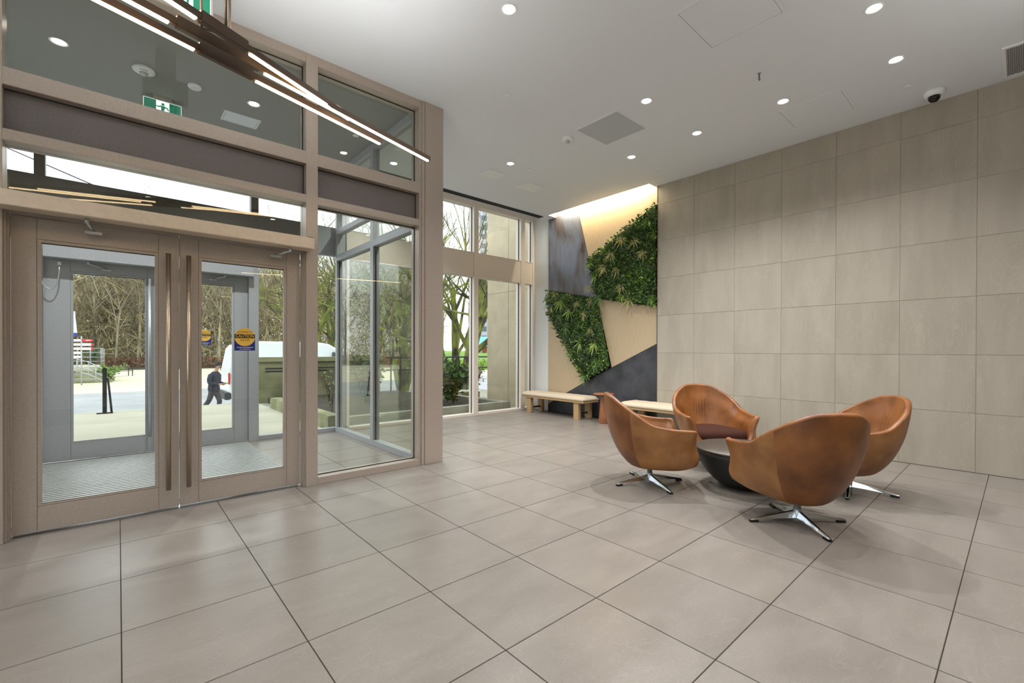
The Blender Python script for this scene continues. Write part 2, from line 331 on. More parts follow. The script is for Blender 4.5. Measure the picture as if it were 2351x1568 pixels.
# ---- entrance screen (frames, transoms, spandrels, glass)
we = empty('wall_entrance', (0, YD, 0), 0, 'taupe metal entrance screen with glass transoms and dark spandrels', 'screen', kind='structure')
EO = (0, YD, 0)
def eb(name, mt, b, bevel=.002): return box(name, mt, b, we, bevel, EO)
for x0, x1 in ((-.66, -.555), (1.284, 1.387), (2.44, 2.468)): eb('mullion', 'taupe_metal', (x0, x1, YD, YD + .17, 0, CZ))
eb('mullion', 'taupe_metal', (-.72, -.66, YD + .01, YD + .17, 0, CZ))
eb('column_cladding', 'taupe_metal', (2.468, 2.503, YD - .012, YD + .2, 0, CZ)); eb('column_cladding', 'taupe_metal', (2.506, 2.735, YD - .016, YD + .2, 0, CZ), .003)
bays = ((-.555, 1.284), (1.387, 2.44))
for x0, x1 in bays:
    eb('transom', 'taupe_metal', (x0, x1, YD, YD + .17, 2.592, 2.664)); eb('transom', 'taupe_metal', (x0, x1, YD, YD + .17, 2.945, 3.058))
    eb('transom', 'taupe_metal', (x0, x1, YD, YD + .17, 3.865, CZ))
    eb('spandrel_panel', 'spandrel', (x0, x1, YD + .075, YD + .12, 2.664, 2.945), 0)
    eb('gasket', 'gasket', (x0, x1, YD + .070, YD + .0755, 2.938, 2.945), 0)
    for zz in ((2.664, 2.945), (3.058, 3.865)): eb('gasket', 'gasket', (x1 - .008, x1, YG - .012, YG - .006, *zz), 0) if zz[0] > 3 else eb('gasket', 'gasket', (x1 - .006, x1, YD + .070, YD + .0755, *zz), 0)
    eb('gasket', 'gasket', (x0, x1 - .008, YG - .012, YG - .006, 3.857, 3.865), 0)
    eb('glass_pane', 'pane', (x0, x1, YG, YG + .008, 3.058, 3.865), 0)
eb('transom', 'taupe_metal', (-.555, 1.284, YD + .02, YD + .17, 2.14, 2.262))
eb('glass_pane', 'pane', (-.555, 1.284, YG, YG + .008, 2.262, 2.592), 0)
eb('sill', 'taupe_metal', (1.387, 2.44, YD, YD + .17, 0, .066))
eb('glass_pane', 'pane', (1.387, 2.44, YG, YG + .008, .066, 2.592), 0)
eb('gasket', 'gasket', (1.387, 2.44, YG - .012, YG - .006, .066, .074), 0); eb('gasket', 'gasket', (2.432, 2.44, YG - .012, YG - .006, .074, 2.592), 0); eb('gasket', 'gasket', (1.387, 2.432, YG - .012, YG - .006, 2.584, 2.592), 0)
for k in range(2): eb('door_stop', 'taupe_metal', (1.262 + k * .010, 1.284, YD + .055 - k * .03, YD + .1, .0, 2.14), .001)
for k in range(2): eb('door_stop', 'taupe_metal', (-.555, -.533 - k * .010, YD + .055 - k * .03, YD + .1, .0, 2.14), .001)
# ---- inner doors
def door(name, x0, x1, gx0, gx1, z1, gz0, gz1, y, mt, label, hx, hz=(.165, 1.99), out=-1, hr=.0165, hm='satin_steel'):
    d = empty(name, ((x0 + x1) / 2, y, 0), 0, label, 'door', kind='structure'); O = ((x0 + x1) / 2, y, 0); T = .05
    g = .0015
    box('stile', mt, (x0, gx0 - .022, y, y + T, .012, z1), d, .0015, O); box('stile', mt, (gx1 + .022, x1, y, y + T, .012, z1), d, .0015, O)
    box('rail', mt, (gx0 - .022 + g, gx1 + .022 - g, y, y + T, .012, gz0 - .012), d, .0015, O); box('rail', mt, (gx0 - .022 + g, gx1 + .022 - g, y, y + T, gz1 + .022, z1), d, .0015, O)
    for b in ((gx0 - .0205, gx0, gz0 - .0105, gz1 + .0205), (gx1, gx1 + .0205, gz0 - .0105, gz1 + .0205)): box('glazing_bead', mt, (b[0], b[1], y + .003, y + T - .003, b[2], b[3]), d, .001, O)
    for b in ((gz0 - .0105, gz0), (gz1, gz1 + .0205)): box('glazing_bead', mt, (gx0, gx1, y + .003, y + T - .003, *b), d, .001, O)
    box('gasket', 'gasket', (gx0, gx1, y + .012, y + .018, gz1 - .005, gz1), d, 0, O); box('gasket', 'gasket', (gx0, gx1, y + .012, y + .018, gz0, gz0 + .003), d, 0, O)
    box('glass_pane', 'pane', (gx0, gx1, y + .022, y + .030, gz0, gz1), d, 0, O)
    if hx is not None:
        yy = -.055 if out < 0 else T + .055; zh = hz
        hd = MB().tube([(hx - O[0], yy, zh[0]), (hx - O[0], yy, zh[1])], hr, 16).build('pull_handle', hm, d)
        for z in (zh[0] + .18, zh[1] - .18): MB().tube([(0, 0 if out < 0 else T, z), (0, yy, z)], .008, 8).build('standoff', hm, hd, (hx - O[0], 0, 0))
    return d
d1 = door('door_1', -.531, .3605, -.392, .212, 2.135, .195, 1.974, YD + .095, 'taupe_metal', 'left inner entrance door with taupe frame and long bar handle', .290)
d2 = door('door_2', .3665, 1.258, .509, 1.124, 2.135, .190, 1.974, YD + .095, 'taupe_metal', 'right inner entrance door carrying the caution sticker', .418)
# ---- vestibule side screen
wv = empty('window_3', (2.53, 5.6, 0), 0, 'glazed vestibule side screen with pale grey frame', 'window', kind='structure'); VO = (2.53, 5.6, 0)
def vb(name, mt, b, bevel=.002): return box(name, mt, b, wv, bevel, VO)
for y0, y1 in ((4.50, 4.55), (5.575, 5.665), (6.86, 6.92)): vb('mullion', 'grey_metal', (2.49, 2.58, y0, y1, 0, CZ))
for y0, y1 in ((4.55, 5.575), (5.665, 6.86)):
    for z0, z1 in ((0, .075), (2.60, 2.69), (3.0, 3.07) if y0 > 5 else (2.69, 2.70), (3.86, CZ)): vb('rail', 'grey_metal', (2.49, 2.58, y0, y1, z0, z1))
    vb('glass_pane', 'pane_tint', (2.53, 2.538, y0, y1, .075, 2.60), 0); vb('glass_pane', 'pane_tint', (2.53, 2.538, y0, y1, 2.70, 3.86), 0)
    vb('gasket', 'gasket', (2.522, 2.53, y1 - .014, y1, .075, 2.6), 0)

# ---- outer wall: vestibule part
wo = empty('window_2', (.9, 7.0, 0), 0, 'vestibule outer glazing with sidelight and band darkened for shade above the doors', 'window', kind='structure'); OO = (.9, 7.0, 0)
def ob(name, mt, b, bevel=.002): return box(name, mt, b, wo, bevel, OO)
ob('mullion', 'grey_metal', (-.70, -.615, 6.94, 7.06, 0, 2.42)); ob('mullion', 'grey_metal', (1.335, 1.455, 6.94, 7.06, 0, 2.70)); ob('mullion', 'grey_metal', (2.575, 2.655, 6.925, 7.06, 0, CZ))
ob('mullion', 'shade_metal', (-.675, -.59, 6.95, 7.06, 3.12, CZ)); ob('mullion', 'shade_metal', (1.365, 1.455, 6.95, 7.06, 3.12, CZ))
ob('spandrel_panel', 'grey_metal', (-1.30, -.70, 6.95, 7.05, 0, 2.42)); ob('spandrel_panel', 'shade_metal', (-1.30, 1.335, 6.955, 7.05, 2.42, 3.12)); ob('spandrel_panel', 'shade_metal', (1.335, 2.12, 6.957, 7.05, 2.70, 3.12)); ob('spandrel_panel', 'grey_metal', (2.12, 2.575, 6.957, 7.05, 2.69, 3.12))
ob('rail', 'grey_metal', (1.455, 2.575, 6.95, 7.05, 0, .06)); ob('rail', 'shade_metal', (-1.30, 2.575, 6.95, 7.06, 3.89, CZ))
for x0, x1, z0, z1 in ((1.455, 2.575, .06, 2.70), (-1.30, -.675, 3.12, 3.89), (-.59, 1.365, 3.12, 3.89), (1.455, 2.575, 3.12, 3.89)): ob('glass_pane', 'pane', (x0, x1, 7.0, 7.008, z0, z1), 0)
d3 = door('door_3', -.61, .362, -.378, .244, 2.35, .215, 2.10, 6.99, 'grey_metal', 'left outer vestibule door in grey blue metal', .285, (.2, 2.1), -1, .014, 'white_steel')
d4 = door('door_4', .368, 1.33, .49, 1.149, 2.35, .20, 2.10, 6.99, 'grey_metal', 'right outer vestibule door in grey blue metal', .44, (.2, 2.1), -1, .014, 'white_steel')
tag(box('trim_2', 'chrome', (-.61, 1.33, 6.95, 7.06, -.004, .006)), 'bright metal threshold under the outer doors', 'threshold', kind='structure')
tag(box('trim_3', 'chrome', (-.53, 1.258, YD + .06, YD + .16, -.004, .005)), 'bright metal threshold under the inner doors', 'threshold', kind='structure')

# ---- lounge window wall
ww = empty('window_1', (4.7, YW, 0), 0, 'tall lounge window wall with cream mullions and spandrel band', 'window', kind='structure'); WO = (4.7, YW, 0)
def wb(name, mt, b, bevel=.002): return box(name, mt, b, ww, bevel, WO)
mul = [(2.655, 2.70), (3.86, 3.97), (5.10, 5.205), (6.315, 6.425), (6.655, 6.70)]
for x0, x1 in mul: wb('mullion', 'cream_metal', (x0, x1, YW - .05, YW + .11, 0, 4.10))
for (a0, a1), (b0, b1) in zip(mul[:-1], mul[1:]):
    wb('sill', 'cream_metal', (a1, b0, YW - .05, YW + .11, 0, .045)); wb('head', 'cream_metal', (a1, b0, YW - .05, YW + .11, 4.0, 4.10))
    wb('spandrel_panel', 'cream_metal', (a1 - .0, b0, YW - .035, YW + .10, 2.668, 3.11))
    wb('rail', 'cream_metal', (a1, b0, YW - .045, YW + .1, 2.655, 2.668)); wb('rail', 'cream_metal', (a1, b0, YW - .045, YW + .1, 3.11, 3.123))
    wb('glass_pane', 'pane', (a1, b0, YW + .04, YW + .048, .045, 2.655), 0); wb('glass_pane', 'pane', (a1, b0, YW + .04, YW + .048, 3.123, 4.0), 0)
    for z0, z1 in ((.045, 2.655), (3.123, 4.0)): wb('gasket', 'gasket', (b0 - .007, b0, YW + .02, YW + .04, z0, z1), 0)

# ================================================================== CEILING FIXTURES
def spot(name, loc, power, parent, angle=124, blend=1.0, size=.025, colr=(1, .995, .985)):
    l = bpy.data.lights.new(name, 'SPOT'); l.energy = power; l.spot_size = R(angle); l.spot_blend = blend; l.shadow_soft_size = size; l.color = colr
    o = bpy.data.objects.new(name, l); col.objects.link(o); o.location = loc; o.parent = parent
    return o
dl0 = empty('downlight', (0, 0, CZ))
MB().lathe([(.046, -.001), (.062, -.001), (.066, -.006), (.062, -.009), (.050, -.006), (.046, -.001)], 28).build('trim_ring', 'ceiling_white', dl0)
MB().lathe([(0, -.004), (.046, -.004), (.046, -.001), (0, -.001)], 28).build('lens', 'downlight_lens', dl0)
DL = [(2.32, 2.688, 'downlight above the floor, nearest the chandelier'), (4.464, .778, 'downlight beyond the large access panel at the top edge'), (5.40, .779, 'downlight nearest the air grille and security camera'),
      (4.283, 2.686, 'downlight beside the square grey access panel'), (5.393, 1.712, 'downlight touching the corner of the white access panel by the stone wall'), (5.382, 2.666, 'bright downlight washing the middle of the stone wall'),
      (5.368, 3.596, 'downlight nearest the cove light of the feature wall'), (4.253, 4.881, 'small far downlight beside the square ceiling speakers'),
      (2.99, 4.9, 'downlight added for fill, hidden behind the screen column'), (2.99, 6.0, 'downlight added for fill, hidden between column and window wall'),  # unseen lamps added to brighten the window wall
      (-.155, .79, 'ceiling downlight overhead, left one of the row before the doors'), (.72, .81, 'ceiling downlight overhead, second of the row before the doors'), (1.6, .83, 'ceiling downlight overhead, third of the row before the doors'), (2.48, .84, 'ceiling downlight overhead, right end of the row before the doors'), (.4, -1.4, 'ceiling downlight added for fill behind the viewer'), (2.4, -1.4, 'ceiling downlight added for fill behind and right of the viewer'),
      (4.4, -1.3, 'ceiling downlight added for fill far right of the viewer'), (5.4, -1.2, 'ceiling downlight added for fill by the stone wall outside the view'), (-1.8, 1.0, 'ceiling downlight added for fill left of the viewer'), (-1.8, 3.2, 'ceiling downlight added for fill left of the entrance')]  # unseen lamps behind and beside the viewer, added to lift walls and ceiling
for i, (x, y, lb) in enumerate(DL):
    o = dl0 if i == 0 else copy_tree(dl0); o.location = (x, y, CZ); tag(o, 'recessed round ' + lb, 'downlight', 'recessed downlights in the lobby ceiling')
for i, (x, y, lb) in enumerate([(-.389, 5.588, 'left'), (1.12, 5.573, 'right')]):
    o = copy_tree(dl0); o.location = (x, y, CZ); tag(o, 'recessed round downlight in the dim vestibule ceiling, %s one' % lb, 'downlight', 'vestibule downlights')
    spot('vestibule_lamp', (0, 0, -.02), SPOT_W * 2.2, o)
for o in [o for o in col.objects if o.get('group') == 'recessed downlights in the lobby ceiling']: spot('downlight_lamp', (0, 0, -.02), SPOT_W * (1.9 if o.location.y > 4.5 else 2.6 if 4.2 < o.location.x < 4.4 and o.location.y > 2 else 1.15 if o.location.x > 5 and 1.6 < o.location.y < 2.8 else .8), o)   # the lamp over the seats burns brightest
# sprinkler covers
sp0 = MB().lathe([(0, -.012), (.034, -.012), (.038, -.009), (.038, -.006), (.033, -.005), (.033, 0), (0, 0)], 24).build('sprinkler_cover', 'ceiling_white')
for i, (x, y, lb) in enumerate([(3.083, 3.597, 'above the column end of the entrance screen'), (4.60, 4.864, 'beside the far square speakers'), (5.989, 3.562, 'near the corner of the cove light'), (6.031, .773, 'beside the security camera'), (2.243, 5.532, 'in the vestibule ceiling')]):
    o = sp0 if i == 0 else sp0.copy()
    if i: col.objects.link(o)
    o.location = (x, y, CZ); tag(o, 'small white round sprinkler cover ' + lb, 'sprinkler', 'sprinkler covers')
def detector(x, y, r, label, text=None):
    d = empty('fire_detector', (x, y, CZ), 0, label, 'detector')
    MB().lathe([(0, -.042), (r * .5, -.04), (r * .72, -.030), (r * .98, -.022), (r, -.016), (r, 0), (0, 0)], 28).build('base', 'ceiling_white', d)
    MB().lathe([(0, -.066), (r * .2, -.064), (r * .34, -.054), (r * .4, -.040), (0, -.040)], 20).build('sensor', 'white_steel', d)
    if text: text_mesh(text, .03, 'lettering', 'plastic_dark', Matrix.Translation((.0, -.060, -.0375)) @ Matrix.Rotation(math.pi, 4, 'X'), d)
    return d
detector(4.289, 3.821, .075, 'white fire strobe detector beside the grey access panel')
detector(.187, 5.595, .088, 'white fire strobe on the vestibule ceiling', 'FIRE')
d = empty('smoke_detector', (.59, 5.60, CZ), 0, 'low white smoke detector on the vestibule ceiling', 'detector')
MB().lathe([(0, -.03), (.045, -.03), (.058, -.02), (.062, 0), (0, 0)], 28).build('base', 'ceiling_white', d); MB().lathe([(0, -.036), (.03, -.035), (.034, -.03), (0, -.03)], 20).build('sensor', 'sign_white', d)
def access(x0, x1, y0, y1, label, fr=.028, mt='ceiling_paint'):
    a = empty('access_panel', ((x0 + x1) / 2, (y0 + y1) / 2, CZ), 0, label, 'panel', 'ceiling access panels'); hx, hy = (x1 - x0) / 2, (y1 - y0) / 2
    f = MB()
    for b in ((-hx, hx, -hy, -hy + fr), (-hx, hx, hy - fr, hy), (-hx, -hx + fr, -hy + fr, hy - fr), (hx - fr, hx, -hy + fr, hy - fr)): f.box(b[0], b[1], b[2], b[3], -.004, 0)
    f.build('frame', 'ceiling_paint', a)
    MB().box(-hx + fr, hx - fr, -hy + fr, hy - fr, -.0008, 0).build('reveal', 'plastic_dark', a)
    MB().box(-hx + fr + .003, hx - fr - .003, -hy + fr + .003, hy - fr - .003, -.003, -.0008).build('door', mt, a)
    return a
mat('panel_grey', (196, 202, 212), .8)
access(3.35, 4.0, 1.24, 1.86, 'large flush access panel at the top edge of the ceiling'); access(4.195, 4.83, 2.995, 3.63, 'darker square access panel in the middle of the ceiling', mt='panel_grey')
access(5.575, 6.17, 1.215, 1.843, 'flush white access panel along the stone wall'); access(.90, 1.27, 5.93, 6.2, 'small access panel in the vestibule ceiling', .02)
for x0, x1, y0, y1, lb in ((4.135, 4.487, 5.225, 5.54, 'left'), (4.955, 5.30, 5.225, 5.54, 'right')):
    a = empty('ceiling_speaker', ((x0 + x1) / 2, (y0 + y1) / 2, CZ), 0, 'square white ceiling grille near the window, %s of the pair' % lb, 'grille', 'square grilles near the window'); hx, hy = (x1 - x0) / 2, (y1 - y0) / 2
    f = MB()
    for b in ((-hx, hx, -hy, -hy + .02), (-hx, hx, hy - .02, hy), (-hx, -hx + .02, -hy + .02, hy - .02), (hx - .02, hx, -hy + .02, hy - .02)): f.box(*b, -.012, 0)
    f.build('frame', 'ceiling_white', a, bevel=.002); MB().box(-hx + .02, hx - .02, -hy + .02, hy - .02, -.006, 0).build('face', 'ceiling_white', a)
g = empty('air_grille', (6.235, -.18, CZ), 0, 'metal return air grille at the right edge of the ceiling', 'grille')
f = MB()
for b in ((-.33, .33, .285, .31), (-.33, .33, -.31, -.285), (-.33, -.295, -.285, .285), (.295, .33, -.285, .285)): f.box(*b, -.012, 0)
f.build('frame', 'ceiling_white', g, bevel=.002); MB().box(-.295, .295, -.285, .285, -.002, 0).build('backing', 'grille', g)
bl = MB().box(-.295, .295, -.003, .003, -.010, -.002).build('blade', 'grille', g)
for k in range(44):
    if k: share('blade', bl.data, (0, -.28 + k * .013, 0), g)
bl.location = (0, -.28, 0)
s = empty('slot_diffuser', (4.7, 6.43, CZ), 0, 'long black linear slot diffuser along the window side of the ceiling', 'diffuser')
MB().box(-1.9, 1.74, -.055, .055, -.003, 0).build('slot', 'gasket', s)
for yy in (-.058, -.018, .022, .058): MB().box(-1.9, 1.74, yy - .004, yy + .004, -.008, -.003 if abs(yy) < .05 else 0).build('blade', 'plastic_dark', s)
k = empty('ceiling_hook', (4.679, 1.695, CZ), 0, 'small metal eye hook hanging from the ceiling', 'hook')
MB().lathe([(0, -.006), (.016, -.006), (.018, 0), (0, 0)], 16).build('plate', 'white_steel', k); MB().tube([(0, 0, -.005), (0, 0, -.035)], .004, 8).build('shank', 'plastic_dark', k)
MB().tube([(.017 * math.sin(a), 0, -.052 - .017 * -math.cos(a)) for a in [i * math.pi / 8 for i in range(17)]], .003, 6).build('ring', 'plastic_dark', k)
sc_ = empty('security_camera', (6.364, .611, CZ), 0, 'white dome security camera on the ceiling by the stone wall', 'camera')
MB().lathe([(0, -.055), (.06, -.055), (.078, -.045), (.085, -.02), (.085, 0), (0, 0)], 32).build('housing', 'ceiling_white', sc_)
MB().lathe([(0, -.112), (.028, -.105), (.045, -.085), (.052, -.055), (0, -.055)], 24).build('dome', 'dome_black', sc_)
cv = empty('cove_light', (6.50, 5.1, 4.2), 0, 'warm linear cove light in the ceiling slot above the feature wall', 'light')
MB().box(-.03, .01, -1.06, 1.10, -.04, 0).build('channel', 'ceiling_white', cv); MB().box(.01, .02, -1.05, 1.09, -.035, -.005).build('led_strip', 'led_cove', cv)

# ---- chandelier of three crossing light bars
LZ = 2.80
ch = empty('chandelier', (.42, 2.75, CZ), 0, 'bronze stick chandelier of three crossing light bars over the entrance', 'chandelier'); CO = Vector((.42, 2.75, CZ))
def bar(a, b, h0, h1, z, rod):
    a, b = Vector((*a, 0)), Vector((*b, 0)); d = b - a; L = d.length; ang = math.atan2(d.y, d.x)
    o = MB().box(0, L, -.014, .014, .0, .036).build('bar', 'fixture_bronze', ch, bevel=.003); o.location = (a.x - CO.x, a.y - CO.y, z - CO.z); o.rotation_euler = (0, 0, ang)
    MB().box(h0 * L, h1 * L, -.017, .017, -.006, .050).build('hub', 'fixture_bronze', o, bevel=.002)
    for t0, t1 in ((.006, h0 - .01), (h1 + .01, .994)): MB().box(t0 * L, t1 * L, -.010, .010, -.008, .001).build('led_strip', 'led', o)
    MB().box(.05 * L, .95 * L, -.009, .009, .030, .0364).build('fill_strip', 'led_fill', o)  # added strip, unseen from below, brightens the ceiling
    p = a + d * rod
    MB().tube([(p.x - CO.x, p.y - CO.y, z + .045 - CO.z), (p.x - CO.x, p.y - CO.y, 0)], .0065, 8).build('rod', 'fixture_bronze', ch)
    MB().lathe([(0, -.03), (.05, -.03), (.055, -.025), (.055, 0), (0, 0)], 24, (p.x - CO.x, p.y - CO.y, 0)).build('canopy', 'fixture_bronze', ch)
    return a, d, L
P = bar((-.595, 2.556), (1.487, 3.19), .437, .563, LZ, .507)
Q = bar((-1.13, 2.28), (1.931, 3.234), .438, .562, LZ + .01, .472)
Rb = bar((-.39, 2.262), (1.19, 3.032), .432, .569, LZ + .02, .505)

ch_fill = copy_tree(ch); ch_fill.location = (3.4, -1.1, CZ); tag(ch_fill, 'stick chandelier copy added for fill light, behind the viewer')  # unseen copy added to light the ceiling and upper wall
# ---- exit signs
def exit_sign(x0, x1, y, z0, z1, label):
    e_ = empty('exit_sign', ((x0 + x1) / 2, y, CZ), 0, label, 'sign', 'running figure exit signs'); hw = (x1 - x0) / 2; a, b = z0 - CZ, z1 - CZ; hh = b - a
    MB().box(-hw, hw, -.018, .018, a, b).build('case', 'sign_case', e_, bevel=.004)
    MB().box(-hw * .45, hw * .45, -.03, .03, b, 0).build('mount', 'sign_case', e_)
    fx, fz = hw - .014, .014
    MB().box(-fx, fx, -.0195, -.018, a + fz, b - fz).build('border', 'sign_lit', e_)
    fx -= .004; fz += .004
    MB().box(-fx, -fx * .36, -.0205, -.0195, a + fz, b - fz).build('panel', 'sign_green', e_); MB().box(fx * .36, fx, -.0205, -.0195, a + fz, b - fz).build('panel', 'sign_green', e_)
    m = MB(); cz = (a + b) / 2; u = hh * .36; Y = -.0212
    pr = lambda pts: m.prism(pts, lambda p: (p[0] * u, Y, cz + p[1] * u), lambda p: (p[0] * u, Y + .001, cz + p[1] * u))
    pr([(.02 + .17 * math.cos(t), .78 + .17 * math.sin(t)) for t in [i * math.pi / 6 for i in range(12)]])
    pr([(-.2, .58), (.2, .56), (.26, .4), (.12, -.1), (-.16, -.05)]); pr([(.2, .56), (.55, .42), (.7, .1), (.58, .06), (.44, .3), (.2, .36)])
    pr([(-.2, .58), (-.5, .42), (-.75, .5), (-.72, .38), (-.46, .28), (-.2, .4)]); pr([(.12, -.1), (.4, -.35), (.36, -.85), (.2, -.85), (.22, -.42), (-.08, -.2)])
    pr([(-.16, -.05), (-.26, -.5), (-.7, -.75), (-.62, -.88), (-.12, -.62), (.05, -.1)])
    m.build('pictogram', 'sign_green', e_)
exit_sign(.16, .49, 3.68, 3.50, 3.72, 'green running figure exit sign hanging behind the chandelier, cut by the top edge')
exit_sign(.185, .535, 6.1, 3.70, 3.92, 'green running figure exit sign in the dim vestibule')

# ---- door operators
def operator(x0, x1, y0, y1, z0, z1, mt, label, arms, am):
    o = empty('door_operator', ((x0 + x1) / 2, y1, z0), 0, label, 'door operator'); O = ((x0 + x1) / 2, y1, z0)
    box('housing', mt, (x0, x1, y0, y1, z0, z1), o, .004, O); box('end_cap', 'plastic_dark', (x1 - .055, x1 - .004, y0 + .01, y1 - .01, z1, z1 + .006), o, 0, O)
    for ax, bx in arms:
        yy = (y0 + y1) / 2; ar = MB().tube([(ax - O[0], yy - O[1], .0), (ax - O[0], yy - O[1], -.035)], .012, 10).tube([(ax - O[0], yy - O[1], -.03), (bx - O[0], y1 + .035 - O[1], -.06)], .009, 8).build('arm', am, o)
        box('shoe', am, (bx - .045, bx + .045, y1 + .02, y1 + .05, z0 - .085, z0 - .065), ar, .002, O)
    return o
operator(-.615, 1.312, 4.155, 4.298, 2.145, 2.245, 'operator_metal', 'long beige automatic door operator above the inner doors', ((-.16, -.13), (1.13, 1.04)), 'white_steel')
operator(-.60, 1.375, 6.83, 6.95, 2.235, 2.39, 'grey_metal', 'pale automatic door operator over the outer doors', ((-.25, -.1), (1.05, .93)), 'white_steel')
cb = empty('door_cable', (-.60, 6.925, 2.15), 0, 'grey flexible cable loop beside the outer door hinge', 'cable')
MB().tube([(-.03 + .075 * (1 - math.cos(t)) - 0, -.02, .02 - .27 * math.sin(t) ** .8 if 0 < t < math.pi else .02) for t in [i * math.pi / 16 for i in range(17)]], .006, 8).build('conduit', 'white_steel', cb)
for xx in (-.03, .12): MB().box(xx - .014, xx + .014, -.03, .01, .015, .05).build('end_box', 'sign_white', cb, bevel=.002)
# ---- caution stickers
def sticker(x0, x1, y, z0, z1, label):
    s = empty('caution_sticker', ((x0 + x1) / 2, y, z0), 0, label, 'sticker', 'caution stickers'); W = x1 - x0; H = z1 - z0; r = W * .5
    MB().box(-W / 2, W / 2, -.001, 0, 0, H - r).build('blue_panel', 'navy', s)
    cz = H - r * 1.0
    MB().prism([(r * math.cos(t), cz + r * math.sin(t)) for t in [i * math.pi / 24 for i in range(48)]], lambda p: (p[0], -.0016, p[1]), lambda p: (p[0], -.001, p[1])).build('disc', 'yellow', s)
    MB().box(-W / 2, W / 2, -.0022, -.0016, cz - .01, cz + .024).build('band', 'black_print', s)
    rot = Matrix.Rotation(R(90), 4, 'X')
    for body, size, z, mt_, b_, sx in (('AUTOMATIC', .0195, cz + .042, 'black_print', 0, 1.02), ('CAUTION', .034, cz + .007, 'yellow', .0004, .92), ('DOOR', .020, cz - .027, 'black_print', 0, 1.15), ('ACTIVATE SWITCH', .0125, .027, 'white_print', .0002, 1.12), ('TO OPERATE', .0125, .0115, 'white_print', .0002, 1.12)):
        text_mesh(body, size, 'lettering', mt_, Matrix.Translation((0, -.0027, z)) @ rot, s, b_, sx)
sticker(.741, .896, YD + .1162, 1.243, 1.437, 'yellow and blue caution sticker on the right inner door glass')
sticker(.762, .914, 7.011, 1.311, 1.511, 'dim yellow and blue caution sticker on the right outer door glass')
# ---- entrance mat
mt_ = empty('entrance_mat', (.35, 5.8, 0), 0, 'ribbed grey entrance mat set in the vestibule floor', 'mat')
MB().box(-.97, .96, -1.2, 1.14, .001, .006).build('base', 'mat_grey', mt_)
m = MB()
for k in range(36): m.box(-.97, .96, -1.19 + k * .0645, -1.19 + k * .0645 + .036, .006, .013)
tag(m.build('rib', 'mat_rib', mt_), kind='stuff')

# ================================================================== FURNITURE
def interp(tab, x):
    """monotone smooth interpolation in a table of (x, y)"""
    if x <= tab[0][0]: return tab[0][1]
    if x >= tab[-1][0]: return tab[-1][1]
    n = len(tab); i = max(k for k in range(n - 1) if tab[k][0] <= x)
    def slope(k):
        if k == 0: return (tab[1][1] - tab[0][1]) / (tab[1][0] - tab[0][0])
        if k == n - 1: return (tab[-1][1] - tab[-2][1]) / (tab[-1][0] - tab[-2][0])
        a = (tab[k][1] - tab[k - 1][1]) / (tab[k][0] - tab[k - 1][0]); b = (tab[k + 1][1] - tab[k][1]) / (tab[k + 1][0] - tab[k][0])
        return 0 if a * b <= 0 else 2 * a * b / (a + b)
    h_ = tab[i + 1][0] - tab[i][0]; t = (x - tab[i][0]) / h_
    return (2 * t**3 - 3 * t**2 + 1) * tab[i][1] + (t**3 - 2 * t**2 + t) * h_ * slope(i) + (-2 * t**3 + 3 * t**2) * tab[i + 1][1] + (t**3 - t**2) * h_ * slope(i + 1)
RIM = [(0, .838), (18, .828), (40, .765), (62, .675), (82, .595), (102, .556), (118, .548), (130, .546), (137, .495), (146, .37), (156, .305), (168, .285), (180, .28)]
KB = [(.165, .34), (.18, .43), (.22, .54), (.27, .64), (.33, .73), (.42, .83), (.555, .93), (.74, 1.0), (.86, 1.02)]
KF = [(.165, .48), (.18, .66), (.21, .84), (.25, .99), (.30, 1.02), (.42, .985), (.52, .985)]
def sst(a, b, x):
    t = min(1, max(0, (x - a) / (b - a))); return t * t * (3 - 2 * t)
def shell_pt(deg, s, inset=0., zmin=.165, z=None):
    ad = abs(deg); th = R(deg); Hh = interp(RIM, ad)
    if z is None: z = zmin + (Hh - zmin) * s
    wfr = sst(75, 140, ad); k = interp(KB, z) * (1 - wfr) + interp(KF, z) * wfr
    e_ = 1 - .42 * sst(60, 125, ad)
    c_, s_ = math.cos(th), math.sin(th)
    x = -(.42 if c_ > 0 else .385) * math.copysign(abs(c_) ** e_, c_); y = .415 * math.copysign(abs(s_) ** e_, s_)
    fl_ = math.exp(-((ad - 128) / 11.) ** 2) * max(0, (z - .36) / .15) ** 2 if z > .36 else 0
    k *= 1 + .055 * min(fl_, 1.3)
    v = Vector((x * k, y * k, 0)); L = v.length
    v *= max(.02, L - inset) / L
    return Vector((v.x, v.y, z))
TH = .046
def strip(a, b, rows, step=2.):
    n = max(2, int(round((b - a) / step))); m = MB(); R_ = len(rows)
    vs = [rows[r](a + (b - a) * i / n) for i in range(n + 1) for r in range(R_)]
    m.add(vs, [(i * R_ + r, i * R_ + r + 1, (i + 1) * R_ + r + 1, (i + 1) * R_ + r) for i in range(n) for r in range(R_ - 1)], True)
    return m
outer_rows = [lambda d, s=s: shell_pt(d, s) for s in [0, .02, .05, .09, .14, .2, .27, .35, .43, .52, .61, .7, .79, .87, .94, 1.0]]
def rim_row(ph):
    def f(d):
        p = shell_pt(d, 1., TH / 2 * (1 - math.cos(ph))); p.z += TH * .42 * math.sin(ph); return p
    return f
